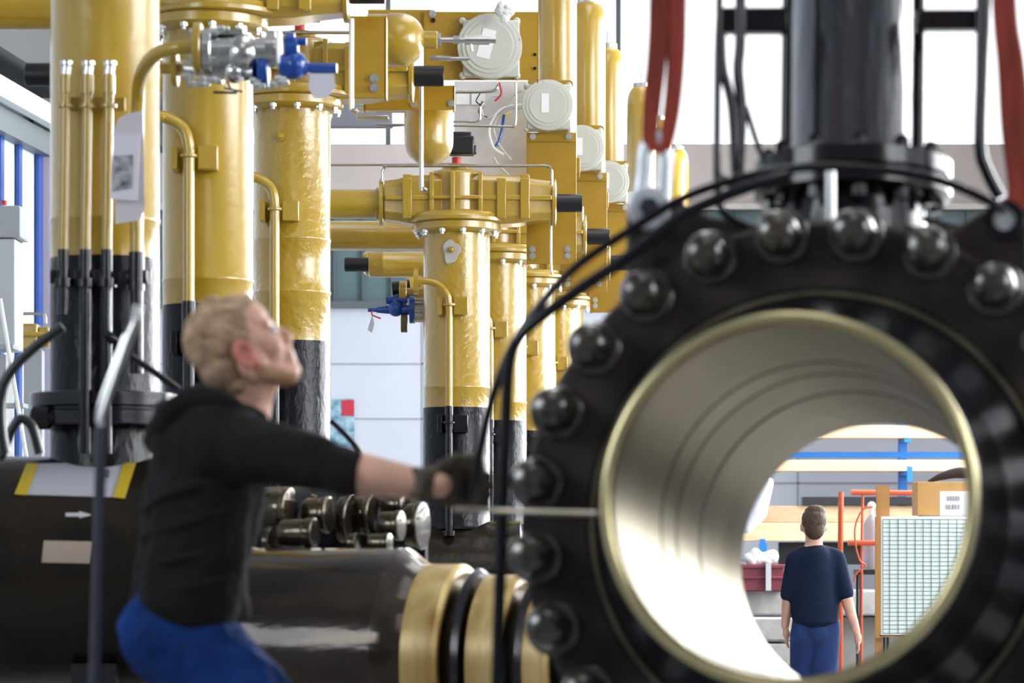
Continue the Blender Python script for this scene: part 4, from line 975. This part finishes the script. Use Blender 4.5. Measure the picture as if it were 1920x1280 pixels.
for w_, s in ((LW, 1), (RW, 1)):
    h0 = w_+Vector((.012*s if w_ is RW else .01, 0, -.05)); ball(bm, h0, (.026, .036, .045), 14)
    for k in range(4):
        b0 = h0+Vector((0, -.024+.016*k, -.035)); b1 = b0+Vector((.004, .006, -.038)); cap(bm, b0, b1, .0095, .009, 10); cap(bm, b1, b1+Vector((.01 if w_ is LW else -.01, .008, -.022)), .009, .008, 10)
    tb = h0+Vector((.0, .036, .0)); cap(bm, tb, tb+Vector((.005, .012, -.045)), .012, .010, 10)
HL, HR = n(1510, 1190), n(1546, 1190)
KNL, KNR = Vector((HL.x-.01, YP+.14, .50)), Vector((HR.x+.0, YP-.05, .50)); ANL, ANR = Vector((HL.x-.02, YP+.22, .09)), Vector((HR.x+.01, YP-.30, .15))
for a, b, c in ((HL, KNL, ANL), (HR, KNR, ANR)): cap(bm, a, b, .085, .058); cap(bm, b, c, .055, .04)
remesh(obj('body', bm, SKIN, mp_), .0075, 4, .5)
bm = B(); ball(bm, hc+Vector((0, -.012, .032)), (.081, .092, .090), 24); ball(bm, hc+Vector((0, -.045, -.02)), (.066, .058, .075), 20); ball(bm, hc+Vector((.012, .01, .085)), (.060, .06, .046), 16); ball(bm, hc+Vector((.01, -.01, .09)), (.065, .07, .045), 16)
for k in range(30):
    a = random.uniform(0, 2*PI); e = random.uniform(.2, 1.4); ball(bm, hc+Vector((.074*math.cos(a)*math.cos(e), .085*math.sin(a)*math.cos(e)-.01, .032+.092*math.sin(e))), .013, 8)
remesh(obj('hair', bm, HAIRB, mp_, label='tousled brown hair'), .007, 2)
bm = B(); hcap(n(1528, 1055), n(1528, 1150), .13, .145)
for dx in (-24, 24): hcap(n(1528+dx, 1052), n(1528+dx*.92, 1148), .085, .082)
hcap(n(1505, 1040), n(1548, 1040), .06, .06); hcap(n(1498, 1048), n(1560, 1046), .07, .07)
for s_, e_ in ((LS, LE), (RS, RE_)): hcap(s_, e_.lerp(s_, .1), .068, .058)
cyl(bm, n(1529, 1130), n(1529, 1168), .150, .150)
sw = obj('sweater', bm, NAVY, mp_); remesh(sw, .009, 5)
bm = B(); lathe(bm, n(1526, 1030), (0, 0, 1), [(0, .066), (.015, .066), (.02, .062)], 24, ); obj('collar', bm, WHT, mp_, label='white collar edge')
bm = B(); hcap(n(1530, 1168), n(1530, 1185), .115, .12)
for dx in (-17, 17): hcap(n(1530+dx, 1172), n(1530+dx, 1195), .10, .10)
for a, b, c in ((HL, KNL, ANL), (HR, KNR, ANR)): hcap(a, b, .10, .078); hcap(b, c+Vector((0, 0, .04)), .078, .066)
remesh(obj('trousers', bm, mat('navy_trousers', (.008, .030, .13), .85, var=.3, vscale=8), mp_), .010, 5)
for c in (ANL, ANR):
    bm = B(); cap(bm, c+Vector((0, -.03, -.045)), c+Vector((0, .16, -.05 if c is ANL else -.10)), .04, .035); remesh(obj('shoe', bm, BLKM, mp_), .008, 3)

# ------------------------------------------------------------------ rack, boards and workshop goods behind him
YR = 27.0
def board(x0, y0, x1, y1, Y, dep, m_, label, nm='timber_board', cat='board'):
    bm = B(); pbox(bm, x0, y0, x1, y1, Y, dep); o = obj(nm, bm, m_, bevel=.006, smooth=0); tag(o, label, cat); return o
rk = thing('cantilever_rack', (Wp(1700, 0, YR+.3).x, YR+.3, 0), 'blue steel cantilever rack holding the timber boards on the far wall', 'rack')
for px in (1350, 1692, 2060):
    p = Wp(px, 0, YR+.28); bm = box(B(), (p.x, YR+.28, 1.6), (.075, .1, 3.2)); obj('upright', bm, RACKB, rk)
    for py in (822, 884, 1016):
        q = Wp(px, py, YR); bm = box(B(), (p.x, YR+.08, q.z-.02), (.06, .34, .035)); obj('arm', bm, RACKB, rk)
bm = B(); pbox(bm, 1300, 847, 2100, 858, YR+.22, .05); obj('cross_beam', bm, RACKB, rk)
for px, py in ((1706, 876), (1430, 1012)):
    bm = B(); pbox(bm, px-5, py-2, px+5, py+26, YR-.15, .03); obj('arm_tip', bm, RACKB, rk)
bm = B(); pbox(bm, 1424, 1018, 1438, 1050, YR-.16, .04); obj('arm_tip', bm, RACKB, rk)
board(1340, 796, 2000, 821, YR-.04, .26, WOOD, 'topmost pale timber board on the blue rack')
board(1330, 862, 2000, 883, YR-.04, .26, WOOD, 'second pale timber board from the top of the blue rack')
board(1330, 948, 1995, 979, YR+.02, .2, WOODD, 'worn plywood panel behind the walking man\'s head')
board(1325, 980, 1990, 1014, YR-.1, .3, WOOD, 'lowest wide pale timber board, level with the walking man\'s neck')
board(1506, 931, 1722, 947, YR-.02, .2, BLKM, 'long black strip lying on the plywood panel', 'black_strip', 'strip')
board(1460, 1016, 2000, 1058, YR+.36, .05, BLKM, 'black sheet standing in for the shade of the recess below the lowest timber', 'recess_shade_sheet', 'board')  # black sheet added as the shade in the recess, no real board
# concrete ledge and steps
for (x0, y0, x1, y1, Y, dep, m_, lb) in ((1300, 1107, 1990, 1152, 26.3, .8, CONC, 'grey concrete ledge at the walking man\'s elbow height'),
    (1300, 1156, 1990, 1300, 26.6, .5, mat('concrete_dark_mix', (.24, .23, .22), .8, var=.15, vscale=3), 'concrete plinth under the ledge')):  # plinth in a darker grey concrete than the ledge
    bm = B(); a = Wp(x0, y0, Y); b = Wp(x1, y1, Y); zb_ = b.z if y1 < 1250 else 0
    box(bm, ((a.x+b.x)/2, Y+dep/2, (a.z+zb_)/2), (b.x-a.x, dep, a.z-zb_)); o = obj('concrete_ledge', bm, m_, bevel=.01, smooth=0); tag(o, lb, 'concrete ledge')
for y in (1160, 1207, 1255):
    z = Wp(0, y, 25.6).z; x0, x1 = Wp(1330, 0, 25.6).x, Wp(1490, 0, 25.6).x
    o = obj('concrete_slab', box(B(), ((x0+x1)/2, 25.8, z-.09), (x1-x0, .6, .19)), CONC, bevel=.008, smooth=0); tag(o, {1160: 'top', 1207: 'middle', 1255: 'bottom'}[y]+' slab of the stacked concrete slabs left of the walking man', 'concrete slab')
# crates
cr = thing('crate', Wp(1425, 1107, 26.2), 'maroon plastic crate on the concrete ledge left of the walking man', 'crate')
bm = B(); pbox(bm, 1392, 1060, 1470, 1107, 26.2, .4); pbox(bm, 1390, 1058, 1472, 1065, 26.18, .44); pbox(bm, 1390, 1080, 1472, 1085, 26.18, .44); obj('shell', bm, MAGE, cr, bevel=.006)
bm = B(); pbox(bm, 1436, 1056, 1446, 1107, 26.15, .02); obj('strap', bm, GREY, cr)
bm = B()
for k in range(9): ball(bm, Wp(1405+5.5*k, 1046+6*math.sin(k*2.3), 26.35), (.06, .07, .05+.02*math.sin(k)), 10)
o = obj('plastic_sheet', bm, mat('sheet_white', (.6, .6, .64), .35, bump=.8, bscale=20)); remesh(o, .012, 3); tag(o, 'crumpled whitish plastic sheet on top of the maroon crate', 'plastic sheet')
bm = B()
cap(bm, Wp(1440, 905, 24.5), Wp(1420, 960, 24.5), .05, .085); cap(bm, Wp(1420, 960, 24.5), Wp(1398, 985, 24.5), .085, .07)
cap(bm, Wp(1424, 950, 24.5), Wp(1436, 925, 24.5), .07, .04)
o = obj('white_coverall', bm, mat('pale_blue_cloth', (.62, .64, .80), .8)); remesh(o, .012, 4); tag(o, 'pale bluish white garment hanging at the left rim of the bore view', 'garment')
bm = cyl(B(), Wp(1440, 905, 24.5), Wp(1440, 905, 24.5)+Vector((0, 0, .06)), .01); obj('hook', bm, BLU, o)
# whiteboard with grid
wb = thing('whiteboard', (Wp(1740, 0, 22).x, 22.1, 0), 'large white planning board ruled with a dark green grid, in a timber frame', 'whiteboard')
bm = B(); pbox(bm, 1652, 968, 1860, 1192, 22.0, .03); obj('board', bm, mat('board_enamel', (.90, .92, .91), .3), wb, smooth=0)
GRN = mat('grid_green', (.07, .24, .21), .5); bm = B()
for i in range(28): y = 973+7.9*i; pbox(bm, 1655, y, 1858, y+1.2, 21.995, .01)
for x in (1655, 1668, 1684, 1700, 1716, 1731, 1746, 1762, 1778, 1794, 1812, 1830, 1858): pbox(bm, x, 973, x+.9, 1188, 21.994, .01)
obj('grid', bm, GRN, wb, smooth=0)
bm = B(); pbox(bm, 1644, 910, 1668, 968, 22.04, .05); pbox(bm, 1642, 968, 1652, 1196, 22.0, .05); pbox(bm, 1650, 1190, 1860, 1194, 22, .04); obj('timber_frame', bm, OCW, wb, smooth=0)
for px in (1648, 1850): p = Wp(px, 0, 22.06); obj('post', box(B(), (p.x, 22.08, .5), (.05, .05, 1.0)), OCW, wb)
bx = thing('cardboard_box', Wp(1780, 966, 22.3), 'ochre wooden box behind the top of the planning board', 'box')
bm = B(); pbox(bm, 1720, 903, 1850, 966, 22.35, .3); obj('shell', bm, mat('box_ochre', (.42, .23, .07), .6, var=.12, vscale=6), bx, bevel=.004, smooth=0)
bm = B(); box(bm, (Wp(1785, 0, 22.5).x, 22.5, Wp(0, 966, 22.5).z/2), (.5, .25, Wp(0, 966, 22.5).z)); obj('stand', bm, GREY, bx)
bm = B(); tube(bm, [Wp(1740, 903, 22.45), Wp(1765, 893, 22.45), Wp(1800, 886, 22.45), Wp(1850, 892, 22.45)], [.01, .03, .045, .03], 12); o = obj('folded_cloth', bm, mat('dark_brown_cloth', (.03, .02, .02), .9)); tag(o, 'dark brown cloth lying on top of the ochre box', 'cloth')
o = board(1762, 921, 1830, 967, 21.9, .006, WHT, 'white paper notice clipped above the planning board', 'paper_notice', 'notice')
for i, (y, xs) in enumerate(((930, (1776, 1781, 1786, 1791, 1796)), (946, (1774, 1779, 1785, 1790, 1796)))):
    bm = B()
    for x in xs: pbox(bm, x, y, x+3, y+8, 21.895, .004)
    obj('text_line', bm, mat('pale_ink', (.35, .35, .4), .6), o, smooth=0)
# orange trolley frame, hose, gas bottle
tr_ = thing('orange_rack', (Wp(1620, 0, 23).x, 23, 0), 'orange tubular trolley frame left of the planning board', 'trolley')
for pts, r, nm in (([(1577, 922), (1576, 1000), (1575, 1450)], .022, 'upright'), ([(1618, 925), (1616, 1000), (1614, 1455)], .010, 'upright'), ([(1596, 923), (1765, 925)], .022, 'top_bar'), ([(1590, 1017), (1648, 1018)], .022, 'lower_bar')):
    obj(nm, tube(B(), [Wp(x, y, 23) for x, y in pts], r, 12, False), ORG, tr_)
bm = box(B(), (Wp(1600, 0, 23).x, 23, .03), (.34, .5, .05)); obj('base', bm, ORG, tr_)
o = obj('hose', tube(B(), [Wp(x, y, 22.9) for x, y in ((1636, 950), (1618, 955), (1604, 985), (1604, 1020), (1612, 1050), (1622, 1060), (1606, 1075), (1600, 1090))], .007, 8), ORG); tag(o, 'thin orange hose coiled on the trolley frame', 'hose')
gb = thing('gas_bottle', Wp(1636, 1066, 23.2), 'pale grey gas bottle standing between the trolley and the planning board', 'gas bottle')
bm = lathe(B(), Wp(1638, 1066, 23.2), (0, 0, 1), [(0, .085), (.36, .085), (.42, .05), (.44, .03)], 28); obj('shell', bm, mat('bottle_grey', (.40, .42, .50), .35), gb)
bm = cyl(B(), Wp(1634, 965, 23.2), Wp(1634, 945, 23.2), .02); ball(bm, Wp(1634, 948, 23.2), .035); obj('valve_knob', bm, WHT, gb)
bm = B(); box(bm, (Wp(1636, 0, 23.2).x, 23.2, Wp(0, 1072, 23.2).z), (.28, .28, .04))
for sx in (-.11, .11):
    for sy in (-.11, .11): tube(bm, [(Wp(1636, 0, 23.2).x+sx, 23.2+sy, Wp(0, 1075, 23.2).z), (Wp(1636, 0, 23.2).x+sx, 23.2+sy, 0)], .012, 8, False)
o = obj('stool', bm, BLKM); tag(o, 'black stool under the pale grey gas bottle', 'stool')
